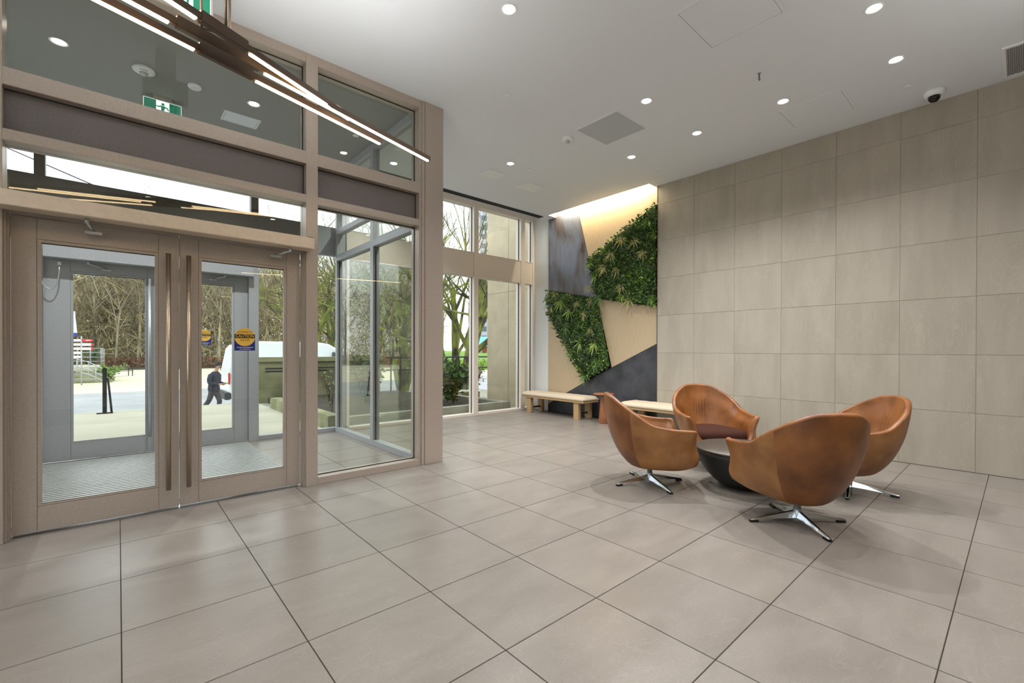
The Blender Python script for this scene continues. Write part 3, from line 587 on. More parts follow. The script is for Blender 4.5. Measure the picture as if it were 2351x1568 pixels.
def in_row(s):
    def f(d):
        Hh = interp(RIM, abs(d)); zb = .26; z = Hh + (zb - Hh) * s if Hh > zb else Hh
        p = shell_pt(d, 1, TH + .03 * sst(0, .35, s) * sst(.28, .4, Hh), z=z)
        ad = abs(d)
        if ad < 19 and .46 < z < .70:
            w_ = math.sin(math.pi * (z - .46) / .24) ** 1.2 * (1 - sst(11, 19, ad)); q = Vector((p.x, p.y, 0)); L = q.length
            q *= (L - .0085 * w_ * (math.cos(R(d) * 60) ** 3)) / L; p.x, p.y = q.x, q.y
        return p
    return f
inner_rows = [rim_row(i * math.pi / 8) for i in range(9)] + [in_row(s) for s in [.06, .13, .2, .27, .34, .41, .48, .55, .63, .72, .82, .92, 1.0]]
def make_chair():
    c = empty('armchair', (0, 0, 0))
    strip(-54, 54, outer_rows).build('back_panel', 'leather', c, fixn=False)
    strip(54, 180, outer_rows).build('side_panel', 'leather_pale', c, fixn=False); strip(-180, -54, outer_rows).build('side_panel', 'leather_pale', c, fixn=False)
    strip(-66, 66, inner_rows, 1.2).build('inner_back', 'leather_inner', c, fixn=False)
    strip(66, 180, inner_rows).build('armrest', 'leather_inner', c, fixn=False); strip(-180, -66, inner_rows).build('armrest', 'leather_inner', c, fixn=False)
    m = MB(); ring = [shell_pt(d, 0) for d in range(-180, 180, 6)]; m.add(ring + [Vector((0, 0, .16))], [(i, (i + 1) % 60, 60) for i in range(60)], True); m.build('base_pan', 'plastic_dark', c)
    # loose seat cushion
    m = MB(); rows = [(.0, .285), (.92, .285), (.985, .30), (1., .33), (.99, .362), (.94, .388), (.8, .405), (.55, .416), (.25, .421), (.0, .422)]; n = 60; vs = []
    for k_, z in rows:
        for i in range(n):
            q = shell_pt(-180 + 360 * i / n, 1, TH + .012, z=min(.335, max(z, .30))); vs.append((q.x * k_ * .97 - .006, q.y * k_ * .97, z))
    m.add(vs, [(r * n + i, r * n + (i + 1) % n, (r + 1) * n + (i + 1) % n, (r + 1) * n + i) for r in range(len(rows) - 1) for i in range(n)], True).build('seat_cushion', 'cushion_brown', c)
    b = MB().lathe([(0, .012), (.026, .012), (.03, .018), (.031, .085), (.027, .09), (.027, .105), (.0235, .106), (.0235, .168), (0, .168)], 24).build('base', 'white_steel', c)
    for q in range(4):
        mt = Matrix.Rotation(q * math.pi / 2, 4, 'Z'); m = MB(); secs = [(.02, .021, .038, .088), (.12, .019, .034, .068), (.24, .016, .025, .043), (.325, .013, .017, .027), (.345, .011, .016, .023)]
        vs = [mt @ Vector((x, y * w_, z)) for x, w_, zb, zt in secs for y, z in ((-1, zb), (1, zb), (.55, zt), (-.55, zt))]; n = len(secs)
        m.add(vs, [(i * 4 + k, i * 4 + (k + 1) % 4, i * 4 + 4 + (k + 1) % 4, i * 4 + 4 + k) for i in range(n - 1) for k in range(4)] + [(0, 1, 2, 3), tuple(range(4 * n - 1, 4 * n - 5, -1))])
        m.build('leg', 'chrome', b, bevel=.0015); MB().box(.285, .348, -.0135, .0135, 0, .0165, mt).build('glide', 'rubber', b, bevel=.003)
    return c
chair = make_chair()
CH = [(3.767, 2.312, -46, 20, 'brown leather swivel armchair on the left, seen from its side'), (4.97, 2.29, 229, 8, 'brown leather swivel armchair at the back, its open seat facing the viewer'),
      (3.73, 1.075, 50, -2, 'nearest brown leather swivel armchair, its back turned to the viewer'), (4.94, 1.02, 134, -34, 'brown leather swivel armchair on the right beside the stone wall')]
for i, (x, y, a, la, lb) in enumerate(CH):
    o = chair if i == 0 else copy_tree(chair); o.location = (x, y, 0); o.rotation_euler = (0, 0, R(a)); tag(o, lb, 'armchair', 'swivel armchairs around the coffee table')
    for ch_ in o.children:
        if ch_.name.startswith('base') and not ch_.name.startswith('base_pan'): ch_.rotation_euler = (0, 0, R(la))
t = empty('coffee_table', (4.36, 1.685, 0), 0, 'low black bowl shaped coffee table between the armchairs', 'table')
MB().lathe([(0, .0), (.16, .0), (.20, .012), (.27, .06), (.335, .13), (.385, .21), (.415, .29), (.425, .338), (.0, .338)], 56).build('bowl', 'table_black', t)
MB().lathe([(0, .338), (.425, .338), (.431, .344), (.431, .352), (.427, .357), (.0, .358)], 56).build('top', 'table_top', t)
# ---- benches
def make_bench():
    b = empty('bench', (0, 0, 0)); L = 1.62
    MB().box(0, .43, 0, L, .305, .352).build('seat_frame', 'bench_wood', b, bevel=.004)
    for y in (.13, L - .25):
        for x in (.02, .34): MB().box(x, x + .07, y, y + .12, 0, .305).build('leg', 'bench_wood', b, bevel=.003)
        MB().box(.09, .34, y + .045, y + .075, .09, .12).build('stretcher', 'fixture_bronze', b)
    m = MB(); n, k_ = 40, 12; vs = []
    for i in range(n + 1):
        for j in range(k_ + 1):
            u, v = i / n, j / k_; e1 = min(1, min(u, 1 - u) * n / 1.5) ** .5; e2 = min(1, min(v, 1 - v) * k_ / 1.5) ** .5
            tuft = .006 * abs(math.sin(u * math.pi * 9)) ** .5
            vs.append((-.012 + .45 * v, -.01 + (L + .02) * u, .352 + .02 + (.045 * e1 * e2 + tuft * e1 * e2)))
    m.add(vs, [(i * (k_ + 1) + j, (i + 1) * (k_ + 1) + j, (i + 1) * (k_ + 1) + j + 1, i * (k_ + 1) + j + 1) for i in range(n) for j in range(k_)], True)
    m.box(-.012, .438, -.01, L + .01, .352, .373).build('seat_cushion', 'bench_pad', b)
    return b
be = make_bench(); be.location = (6.20, 5.13, 0); tag(be, 'wooden bench with beige pad beside the window, before the feature wall', 'bench', 'padded wooden benches along the wall')
be2 = copy_tree(be); be2.location = (6.195, 2.75, 0); tag(be2, 'wooden bench with beige pad half hidden behind the armchairs', 'bench')
s = empty('side_table', (6.30, 4.76, 0), 0, 'small round brown wooden side table between the two benches', 'table')
MB().lathe([(0, 0), (.085, 0), (.088, .01), (.052, .47), (.05, .485), (0, .485)], 28).build('stem', 'table_wood', s); MB().lathe([(0, .485), (.15, .485), (.178, .498), (.18, .505), (.174, .512), (0, .512)], 36).build('top', 'table_wood', s)

# ---- living wall panels
def inside(p, poly):
    r = False; n = len(poly)
    for i in range(n):
        a, b = poly[i], poly[(i + 1) % n]
        if (a[1] > p[1]) != (b[1] > p[1]) and p[0] < (b[0] - a[0]) * (p[1] - a[1]) / (b[1] - a[1]) + a[0]: r = not r
    return r
def leaf(m, p, d, nrm, L, W):
    """a folded pointed leaf of four triangles"""
    s_ = d.cross(nrm).normalized() * W; mid = p + d * L * .5
    m.add([p, mid + s_ + nrm * W * .35, p + d * L, mid - s_ + nrm * W * .35, mid], [(0, 1, 4), (1, 2, 4), (2, 3, 4), (3, 0, 4)])
def rdir(r, bias=Vector((0, 0, 0))):
    return (Vector((r.uniform(-1, 1), r.uniform(-1, 1), r.uniform(-1, 1))) + bias).normalized()
def living(keys, n, tufts, label, seed):
    r = random.Random(seed); poly = [FP[k] for k in keys]; Y0 = sum(p[0] for p in poly) / len(poly)
    g = empty('living_wall', (XF, Y0, 0), 0, label, 'living wall', 'living wall panels')
    Z0 = sum(p[1] for p in poly) / len(poly); pin = [(Y0 + (p[0] - Y0) * .955, Z0 + (p[1] - Z0) * .955) for p in poly]
    MB().prism(pin, lambda p: (-.035, p[0] - Y0, p[1]), lambda p: (-.002, p[0] - Y0, p[1])).build('backing', 'leaf_dark', g)
    ms = {'leaf_dark': MB(), 'leaf_mid': MB(), 'leaf_lime': MB(), 'leaf_tan': MB()}
    lo = (min(p[0] for p in poly), min(p[1] for p in poly)); hi = (max(p[0] for p in poly), max(p[1] for p in poly)); cnt = 0
    while cnt < n:
        y, z = r.uniform(lo[0], hi[0]), r.uniform(lo[1], hi[1])
        if not inside((y, z), poly): continue
        cnt += 1; patch = math.sin(y * 5 + seed) * math.cos(z * 4.3 + y * 2)
        k = r.random(); key = 'leaf_lime' if k < .05 + .06 * (patch > .3) else 'leaf_tan' if k < .10 else 'leaf_mid' if k < .34 + .3 * (patch > .1) else 'leaf_dark'
        d = rdir(r, Vector((-.75, 0, .15))); nr = rdir(r, Vector((-1.2, 0, .5))); nr = (nr - d * nr.dot(d)).normalized()
        L = r.uniform(.035, .06); leaf(ms[key], Vector((-r.uniform(.03, .085), y - Y0, z)), d, nr, L, L * r.uniform(.24, .36))
    for k, m in ms.items(): tag(m.build('foliage', k, g, fixn=False), kind='stuff')
    for y, z, L, mt, nb in tufts:
        m = MB()
        for q in range(nb):
            a = 2 * math.pi * q / nb + r.uniform(-.4, .4); el = r.uniform(.2, 1.1)
            d = Vector((-el, math.cos(a), math.sin(a) - .12)).normalized(); LL = L * r.uniform(.5, 1.15); sd = d.cross(Vector((-1, 0, 0))).normalized() * LL * .05
            pts = [Vector((-.075, y - Y0, z)) + d * LL * t_ + Vector((.02 * t_ * t_, 0, -.5 * LL * t_ * t_)) for t_ in (0, .35, .7, 1)]
            wd = (.3, 1., .8, .05); vs = [p + sd * w_ * s_ for p, w_ in zip(pts, wd) for s_ in (-1, 1)]
            m.add(vs, [(0, 1, 3, 2), (2, 3, 5, 4), (4, 5, 7, 6)])
        m.build('fern_tuft', mt, g, fixn=False)
    return g
def tufts(pts, seed):
    r = random.Random(seed); return [(y, z, r.uniform(.11, .18), mt, r.randint(19, 26)) for y, z, mt in pts]
T1 = [(4.35, 3.12, 'leaf_tan'), (4.2, 2.9, 'leaf_tan'), (4.85, 2.98, 'leaf_tan'), (5.0, 2.77, 'leaf_tan'), (4.72, 2.68, 'leaf_tan'), (5.2, 2.62, 'leaf_lime'), (5.34, 2.44, 'leaf_tan'), (4.62, 2.38, 'leaf_tan'), (5.02, 2.44, 'leaf_mid'), (5.08, 2.22, 'leaf_mid'),
      (4.45, 2.12, 'leaf_tan'), (4.62, 2.2, 'leaf_lime'), (4.03, 2.1, 'leaf_mid'), (4.6, 3.2, 'leaf_tan'), (5.33, 2.88, 'leaf_lime'), (4.1, 3.4, 'leaf_mid')]
T2 = [(6.2, 2.4, 'leaf_tan'), (6.05, 2.2, 'leaf_lime'), (5.62, 2.15, 'leaf_tan'), (6.3, 2.1, 'leaf_tan'), (5.82, 2.02, 'leaf_lime'), (5.45, 1.95, 'leaf_tan'), (6.1, 1.95, 'leaf_mid'), (5.9, 1.72, 'leaf_mid'), (5.3, 1.65, 'leaf_tan'), (5.55, 1.4, 'leaf_lime'),
      (5.2, 1.38, 'leaf_lime'), (5.8, 1.2, 'leaf_mid'), (5.15, 1.05, 'leaf_mid'), (5.6, .95, 'leaf_lime'), (5.45, .78, 'leaf_mid'), (5.3, 2.2, 'leaf_tan'), (6.4, 2.3, 'leaf_mid')]
living(['g1a', 'g1b', 'g1c', 'g1d'], 4600, tufts(T1, 3), 'upper right living wall panel of dense green foliage and tan ferns', 11)
living(['g2a', 'g2b', 'g2c', 'g2d', 'g2e'], 4300, tufts(T2, 4), 'lower left living wall panel of green foliage tapering down to the slate', 12)

# ================================================================== OUTSIDE
GZ = -.93                                             # level of the road below the terrace
def px_dir(x):                                        # horizontal direction of a photo column, per metre of depth
    k = (x - 1175.5) / 1027.98; return Vector((fw.x + rt.x * k, fw.y + rt.y * k, 0))
def at(x, D, z=GZ): p = px_dir(x) * D; return Vector((p.x, p.y, z))
tag(box('ground_forecourt', 'paving', (-70, -4.7, -60, 7.06, -.3, -.1)), 'paved forecourt left of the lobby', 'ground', kind='structure')
gr = box('ground_road', 'asphalt', (-70, 160, 7.06, 30, GZ - .2, GZ)); tag(gr, 'pale grey asphalt road beyond the terrace', 'road', kind='structure')
tag(box('ground_plaza', 'plaza', (-70, 160, 30, 62, GZ - .2, GZ + .02)), 'bright sandy plaza across the road', 'plaza', kind='structure')
tag(box('ground_woods', 'soil', (-70, 160, 62, 190, GZ - .2, GZ + .05)), 'dark woodland floor behind the plaza', 'ground', kind='structure')
te = box('terrace', 'concrete', (-9, 9, 7.08, 12.05, GZ, -.035)); tag(te, 'raised pale concrete entrance terrace outside the doors', 'terrace', kind='structure')
sl = None
for i in range(7):
    for j in range(3):
        x0, x1, y0, y1 = -9 + i * 1.64, -9 + (i + 1) * 1.64, 7.06 + j * 1.66, 7.06 + (j + 1) * 1.66
        if sl is None: sl = MB().box(.004, 1.636, .004, 1.656, -.034, -.012).build('paving_slab', 'paving', te, (x0, y0, 0)); sme = sl.data
        else: share('paving_slab', sme, (x0, y0, 0), te)
box('kerb', 'paving', (-9, 2.48, 12.04, 12.25, GZ, -.01), te)
# planter along the window
pl = empty('planter', (4.4, 7.3, 0), 0, 'low concrete planter bed along the window wall', 'planter'); PO = (4.4, 7.3, 0)
for b in ((2.48, 2.70, 7.2, 10.8), (2.70, 6.10, 7.2, 7.38), (6.10, 6.30, 7.2, 9.2)): box('kerb', 'concrete_moss' if b[0] < 2.6 else 'concrete', (*b, -.03, .205 if b[0] < 2.6 else .16), pl, .012, PO)
box('kerb', 'concrete_moss', (6.30, 6.84, 9.0, 9.2, -.03, .22), pl, .012, PO)
box('soil', 'soil', (2.70, 6.10, 7.38, 11.95, -.03, .085), pl, 0, PO)
cw = empty('concrete_wall', (6, 12.15, 0), 0, 'mossy concrete retaining wall at the terrace edge, right of the doors', 'wall'); KO = (6, 12.15, 0)
box('wall_body', 'concrete_moss', (2.5, 5.6, 12.06, 12.25, GZ, .95), cw, .01, KO); box('cap', 'concrete_moss', (2.44, 5.66, 12.0, 12.31, .95, 1.07), cw, .012, KO)
def railing(name, pts, rails, posts, label, rr=.022, pr=.025, mt='black_metal', base=0., cat='railing'):
    r = empty(name, pts[0], 0, label, cat); O = Vector(pts[0]); P_ = [Vector(p) - O for p in pts]
    for z in rails: MB().tube([p + Vector((0, 0, z)) for p in P_], rr, 8).build('rail', mt, r)
    L = [(P_[i + 1] - P_[i]) for i in range(len(P_) - 1)]
    for k in posts:
        i = min(int(k), len(L) - 1); p = P_[i] + L[i] * (k - i); MB().tube([p + Vector((0, 0, base)), p + Vector((0, 0, max(rails)))], pr, 8).build('post', mt, r)
    return r
railing('handrail', [(2.62, 11.85, .0), (5.5, 11.85, 0)], [.80, .73], [.2, .62, .95], 'black handrail in front of the mossy concrete wall')
railing('terrace_railing', [(5.7, 11.9, 0), (13.5, 11.9, 0)], [1.035, .68], [.02, .18, .36, .55, .75, .98], 'black railing behind the planter shrubs', base=-.9)
bo = empty('bollard', (-.20, 11.9, -.012), 0, 'black steel post with slanting brace at the terrace edge', 'bollard')
MB().box(-.12, .12, -.05, .05, 0, .02).build('base_plate', 'black_metal', bo); MB().box(-.035, .03, -.03, .03, .02, .90).build('post', 'black_metal', bo, bevel=.006); MB().tube([(.10, 0, .02), (.045, 0, .70)], .018, 8).build('brace', 'black_metal', bo)
# exterior fin wall
fi = empty('wall_fin', (6.9, 7.9, 0), 0, 'tall beige fibre cement fin wall outside the window', 'wall', kind='structure'); FO = (6.9, 7.9, 0)
box('core', 'cladding_edge', (6.862, 7.6, 7.08, 8.69, -.03, 6.5), fi, 0, FO)
for y0, y1 in ((7.08, 7.915), (7.925, 8.70)):
    for z0, z1 in ((-.03, 2.62), (2.626, 6.5)):
        p_ = box('cladding_panel', 'cladding', (6.85, 6.862, y0, y1, z0, z1), fi, .001, FO); m = MB()
        for yy in (y0 + .04, y1 - .04):
            for k in range(5): m.lathe([(0, 0), (.006, 0), (.006, .0)], 6, (0, 0, 0)) if False else m.box(6.848 - FO[0], 6.851 - FO[0], yy - .006 - FO[1], yy + .006 - FO[1], max(z0, 0) + .25 + k * .58 - .006, max(z0, 0) + .25 + k * .58 + .006)
        m.build('screw', 'grille', p_)
box('panel', 'cladding', (6.85, 7.6, 8.70, 8.712, -.03, 6.5), fi, 0, FO)

# ---- trees
def branch(m, r, p, d, L, rad, lvl, maxl, up_, sides, split, spread, tw):
    n = 3 if lvl else 4; pts = [p]; rr = [rad]; dd = d.copy()
    for i in range(n):
        dd = (dd + rdir(r) * tw + Vector((0, 0, up_))).normalized(); pts.append(pts[-1] + dd * (L / n)); rr.append(rad * (1 - .42 * (i + 1) / n))
    m.tube(pts, rr, max(3, sides - lvl), cap=False)
    if lvl >= maxl: return
    for k in range(split):
        i = r.randint(1, n) if k else n
        q = (dd + rdir(r) * spread).normalized()
        branch(m, r, pts[i], q, L * r.uniform(.58, .82), rr[i] * r.uniform(.5, .72), lvl + 1, maxl, up_ * .9, sides, split, spread, tw)
def tree(name, loc, label, seed, stems, H_, rad, maxl, split, spread, mt, group=None, lean=.25, tw=.18, up_=.05):
    r = random.Random(seed); t_ = empty(name, loc, 0, label, 'tree', group); tr, br = MB(), MB()
    for s_ in range(stems):
        a = 2 * math.pi * s_ / stems + r.uniform(-.4, .4); d = Vector((math.cos(a) * lean, math.sin(a) * lean, 1)).normalized() if stems > 1 else Vector((r.uniform(-.06, .06), r.uniform(-.06, .06), 1)).normalized()
        L = H_ * r.uniform(.36, .46); b0 = Vector((math.cos(a), math.sin(a), 0)) * (rad * .8 if stems > 1 else 0); pts = [b0]; rr = [rad * 1.25]; dd = d.copy()
        for i in range(5): dd = (dd + rdir(r) * tw * .5 + Vector((0, 0, .04))).normalized(); pts.append(pts[-1] + dd * L / 5); rr.append(rad * (1 - .09 * i))
        tr.tube(pts, rr, 8)
        for k in range(split + 2):
            i = r.randint(2, 5) if k else 5; branch(br, r, pts[i], (dd + rdir(r) * spread).normalized(), H_ * r.uniform(.2, .3), rr[i] * r.uniform(.45, .75), 1, maxl, up_, 6, split, spread, tw)
    tr.build('trunk', mt, t_, fixn=False); br.build('branches', mt, t_, fixn=False)
    return t_
tree('maple_tree', at(1052, 17.5), 'large mossy bare tree with several stems outside the lounge window', 5, 6, 11.5, .17, 5, 3, .75, 'bark_moss', lean=.26)
tree('maple_tree', at(752, 26), 'mossy bare tree behind the white van', 9, 5, 12.5, .17, 5, 3, .75, 'bark_moss', lean=.30)
tree('maple_tree', at(925, 24), 'mossy bare tree seen through the vestibule side glass', 21, 4, 12, .16, 5, 3, .75, 'bark_moss', lean=.22)
tree('bare_tree', at(388, 33), 'slender bare tree whose top shows in the transom above the doors', 31, 1, 15.5, .14, 5, 3, .55, 'bark', tw=.14, up_=.08)
protos = []
for i in range(6):
    protos.append(tree('woodland_tree', at(200 + i * 60, 60), 'tall bare tree in the woodland across the road', 40 + i, 1, 17.5 + i * .8, .17, 4, 4, .62, 'bark_tan' if i % 2 else 'bark', 'woodland trees', tw=.14, up_=.07))
r = random.Random(77)
for i in range(96):
    o = copy_tree(protos[i % 6]); o.location = at(120 + 900 * (i + r.random()) / 96, r.uniform(54, 82)); s_ = r.uniform(.75, 1.08); o.scale = (s_, s_, s_); o.rotation_euler = (0, 0, r.uniform(0, 6.28))
for i in range(34):
    o = copy_tree(protos[i % 6]); o.location = (-58 + 52 * (i + r.random()) / 34, r.uniform(68, 92), GZ); s_ = r.uniform(.8, 1.08); o.scale = (s_, s_, s_); o.rotation_euler = (0, 0, r.uniform(0, 6.28))
m, m2 = MB(), MB()
for i in range(30000):
    D = r.uniform(56, 80); p = at(r.uniform(90, 1000), D, GZ + 13 * r.random() ** 1.35) if i < 24000 else Vector((r.uniform(-60, -4), r.uniform(70, 92), GZ + 13 * r.random() ** 1.35)); d = rdir(r, Vector((0, 0, .5))); L = r.uniform(1.2, 3.6); rr = r.uniform(.02, .06)
    q = p + d * L * .5 + rdir(r) * .15; (m if r.random() < .8 else m2).tube([p, q, q + (d + rdir(r) * .5).normalized() * L * .5], [rr, rr * .8, rr * .3], 3, cap=False, smooth=False)
tag(m.build('undergrowth', 'twig', fixn=False), 'tangled tan twigs and brush filling the woodland', 'undergrowth', kind='stuff')
tag(m2.build('evergreen_brush', 'brush_green', fixn=False), 'olive green brush among the woodland twigs', 'undergrowth', kind='stuff')
m = MB()
for i in range(5200):
    p = at(r.uniform(240, 1000), r.uniform(53, 57), GZ + r.uniform(0, 1.1)); d = rdir(r, Vector((0, 0, .8))); leaf(m, p, d, rdir(r), r.uniform(.15, .4), .05)
tag(m.build('red_hedge', 'hedge_red', fixn=False), 'low reddish brown hedge in front of the woodland', 'hedge', kind='stuff')
ow = empty('overhead_wire', at(-40, 20, 10.7), 0, 'dark overhead wire slanting across the sky in the transom', 'wire'); MB().tube([(0, 0, 0), at(260, 20, 8.2) - at(-40, 20, 10.7)], .028, 6).build('cable', 'black_metal', ow)
# ---- planter shrubs
def shrub(name, x, y, z, w_, h_, n, label, mts, seed, ns=9, L=(.06, .11)):
    r = random.Random(seed); s_ = empty(name, (x, y, z), 0, label, 'shrub', 'planter shrubs'); st = MB(); tips = []
    for i in range(ns):
        a = r.uniform(0, 6.28); rr = r.uniform(.2, 1) * w_; e_ = Vector((math.cos(a) * rr, math.sin(a) * rr, h_ * r.uniform(.6, 1))); md = e_ * .5 + Vector((-e_.x * .2, -e_.y * .2, .05))
        st.tube([(0, 0, 0), md, e_], [.012, .009, .004], 5, cap=False); tips += [md.lerp(e_, k / 5) for k in range(6)] + [md * .35, md * .65]
        for k in range(3):
            b_ = md.lerp(e_, r.random()); st.tube([b_, b_ + rdir(r, Vector((0, 0, .5))) * .22], [.006, .002], 4, cap=False); tips.append(b_)
    st.build('stems', 'bark', s_, fixn=False)
    if n:
        fs = [MB() for _ in mts]
        for i in range(n):
            b_ = r.choice(tips) + rdir(r) * r.uniform(.0, .16)
            if b_.z < .05: b_.z = .05 + r.random() * .1
            LL = r.uniform(*L); leaf(fs[i % len(mts)], b_, rdir(r, Vector((0, 0, .3))), rdir(r, Vector((0, 0, .8))), LL, LL * .3)
        for f_, mt in zip(fs, mts): tag(f_.build('foliage', mt, s_, fixn=False), kind='stuff')
    return s_
for i, (x, y, h_, lb) in enumerate([(5.45, 8.15, .92, 'leafy laurel shrub in the planter, left of the window mullion'), (5.62, 8.95, 1.0, 'leafy laurel shrub in the planter beside the window mullion'), (5.05, 8.5, .98, 'leafy laurel shrub in the planter near the screen column'), (3.9, 8.9, .95, 'leafy laurel shrub in the planter seen through the vestibule side glass')]):
    shrub('laurel_shrub', x, y, .086, .52, h_, 1300, lb, ['leaf_dark', 'leaf_mid', 'leaf_dark'], 60 + i, 14, (.07, .13))
shrub('twiggy_shrub', 7.15, 9.6, -.03, .4, 1.0, 420, 'sparse twiggy reddish shrub beside the fin wall', ['hedge_red', 'leaf_mid', 'hedge_red'], 71, 30, (.04, .08))
shrub('twiggy_shrub', 2.98, 8.45, .08, .25, .85, 22, 'thin bare shrub in the planter right of the doors', ['leaf_mid'], 72, 9, (.05, .1))
shrub('twiggy_shrub', 3.25, 9.3, .08, .3, .8, 16, 'bare twiggy shrub before the mossy concrete wall', ['leaf_lime'], 73, 10, (.05, .09))
# ---- white van
v = empty('van', (2.95, 18.4, GZ), 0, 'white delivery van parked on the road behind the concrete wall', 'van')
prof = [(0, .42), (.02, 1.5), (.14, 2.22), (.3, 2.42), (.8, 2.5), (3.0, 2.5), (3.5, 2.42), (3.95, 2.16), (4.35, 1.62), (5.0, 1.36), (5.2, 1.1), (5.25, .42)]
MB().prism(prof, lambda p: (p[0], .06 + .16 * max(0, (p[1] - 1.3) / 1.2), p[1]), lambda p: (p[0], 1.94 - .16 * max(0, (p[1] - 1.3) / 1.2), p[1])).build('body', 'van_white', v, bevel=.07)
MB().box(-.14, .06, .1, 1.9, .40, .66).build('rear_bumper', 'plastic_dark', v, bevel=.03); MB().box(-.02, .03, .12, .24, .95, 1.35).build('tail_lamp', 'lamp_red', v)
MB().box(.4, 3.4, .03, .075, 1.32, 1.36).build('side_moulding', 'sign_white', v); MB().prism([(3.55, 1.5), (3.6, 2.1), (3.95, 2.0), (4.3, 1.56)], lambda p: (p[0], .06, p[1]), lambda p: (p[0], .14, p[1])).build('side_window', 'van_glass', v)
for x in (1.0, 4.3):
    for y in (.05, 1.73): MB().tube([(x, y, .34), (x, y + .22, .34)], .34, 24).build('wheel', 'rubber', v)
# ---- person
def skin_mesh(joints, edges):
    me = bpy.data.meshes.new('s'); me.from_pydata([j[0] for j in joints], edges, []); o = bpy.data.objects.new('s', me); col.objects.link(o)
    md = o.modifiers.new('k', 'SKIN'); md.use_smooth_shade = True; sv = me.skin_vertices[0].data
    for i, j in enumerate(joints): sv[i].radius = (j[1], j[1]) if not isinstance(j[1], tuple) else j[1]; sv[i].use_root = (i == 0)
    o.modifiers.new('u', 'SUBSURF').levels = 2
    out = bpy.data.meshes.new_from_object(o.evaluated_get(bpy.context.evaluated_depsgraph_get())); bpy.data.objects.remove(o)
    for p_ in out.polygons: p_.use_smooth = True
    return out
def part(name, me, mt, parent):
    me.materials.clear(); me.materials.append(M[mt]); o = bpy.data.objects.new(name, me); col.objects.link(o); o.parent = parent; return o
pe = empty('person', at(491, 14.6, GZ), math.atan2(rt.y, rt.x), 'person in dark navy jacket and grey trousers walking, looking down at hands', 'person')
J = [((0, 0, .95), (.13, .15)), ((.0, 0, 1.15), (.12, .15)), ((.03, 0, 1.36), (.11, .17)), ((.06, 0, 1.47), .055), ((.10, 0, 1.56), .06), ((.12, 0, 1.64), (.088, .075)), ((.115, 0, 1.70), (.07, .06)),
     ((.03, .17, 1.38), .06), ((.01, .22, 1.12), .047), ((.24, .14, 1.07), .038), ((.32, .11, 1.08), .03), ((.03, -.17, 1.38), .06), ((.01, -.22, 1.12), .047), ((.24, -.12, 1.05), .038), ((.33, -.08, 1.07), .03),
     ((.02, .09, .86), .088), ((.14, .09, .50), .06), ((.04, .09, .09), .042), ((.17, .09, .04), .035), ((-.02, -.09, .86), .088), ((-.10, -.09, .52), .06), ((-.36, -.09, .20), .042), ((-.28, -.09, .08), .032)]
E_ = [(0, 1), (1, 2), (2, 3), (3, 4), (4, 5), (5, 6), (2, 7), (7, 8), (8, 9), (9, 10), (2, 11), (11, 12), (12, 13), (13, 14), (0, 15), (15, 16), (16, 17), (17, 18), (0, 19), (19, 20), (20, 21), (21, 22)]
hide = lambda j, i: j if i in (3, 4, 5, 6, 10, 14) else (j[0], tuple(x * .78 for x in j[1]) if isinstance(j[1], tuple) else j[1] * (.55 if i in (7, 8, 11, 12) else .78))   # limbs stay inside the clothes
part('body', skin_mesh([hide(j, i) for i, j in enumerate(J)], E_), 'skin', pe)
g_ = lambda k, f=1.18: (J[k][0], tuple(x * f for x in J[k][1]) if isinstance(J[k][1], tuple) else J[k][1] * f)
jk = MB(); secs = [(.0, .84, .15, .185), (.0, .90, .158, .19), (.0, 1.05, .145, .18), (.015, 1.20, .145, .195), (.03, 1.32, .14, .21), (.035, 1.39, .125, .205), (.045, 1.44, .095, .14), (.06, 1.475, .07, .075)]; n_ = 20
jk.add([(cx + rx * math.cos(2 * math.pi * k / n_), ry * math.sin(2 * math.pi * k / n_), z) for cx, z, rx, ry in secs for k in range(n_)], [(i * n_ + k, i * n_ + (k + 1) % n_, (i + 1) * n_ + (k + 1) % n_, (i + 1) * n_ + k) for i in range(len(secs) - 1) for k in range(n_)], True)
for sy in (-1, 1):
    w3 = (.24, sy * .13, 1.06); jk.tube([(.03, sy * .12, 1.37), (.025, sy * .20, 1.34), (.01, sy * .235, 1.22), (.01, sy * .235, 1.13), (.06, sy * .21, 1.085), (.15, sy * .17, 1.07), w3], [.06, .075, .068, .062, .060, .052, .045], 12)
jk.build('jacket', 'jacket', pe, fixn=False)
part('trousers', skin_mesh([((0, 0, .90), (.11, .12)), ((0, 0, 1.06), (.11, .135)), ((.04, .075, .76), .095), g_(16, 1.3), ((.05, .09, .12), .06), ((-.03, -.075, .76), .095), g_(20, 1.3), ((-.34, -.09, .22), .06)], [(0, 1), (0, 2), (2, 3), (3, 4), (0, 5), (5, 6), (6, 7)]), 'trousers', pe)
hr = MB(); n_, m_ = 24, 14; vs = []
for i in range(m_ + 1):
    for k in range(n_):
        ph, t_ = math.pi * i / m_, 2 * math.pi * k / n_; d_ = Vector((math.sin(ph) * math.cos(t_), math.sin(ph) * math.sin(t_), math.cos(ph)))
        face = sst(.28, .6, d_.x - d_.z * .6) + sst(.5, .85, -d_.z)                       # pulled under the skin over the face and neck
        q = .118 - .05 * min(1, face) + .006 * math.sin(9 * t_ + 5 * ph); vs.append((.118 + d_.x * q, d_.y * q * .88, 1.672 + d_.z * q * 1.08))
hr.add(vs, [(i * n_ + k, i * n_ + (k + 1) % n_, (i + 1) * n_ + (k + 1) % n_, (i + 1) * n_ + k) for i in range(m_) for k in range(n_)], True); hr.build('hair', 'hair', pe, fixn=False)
MB().tube([(.195, 0, 1.665), (.222, 0, 1.63), (.2, 0, 1.622)], [.008, .015, .010], 8).build('nose', 'skin', pe)
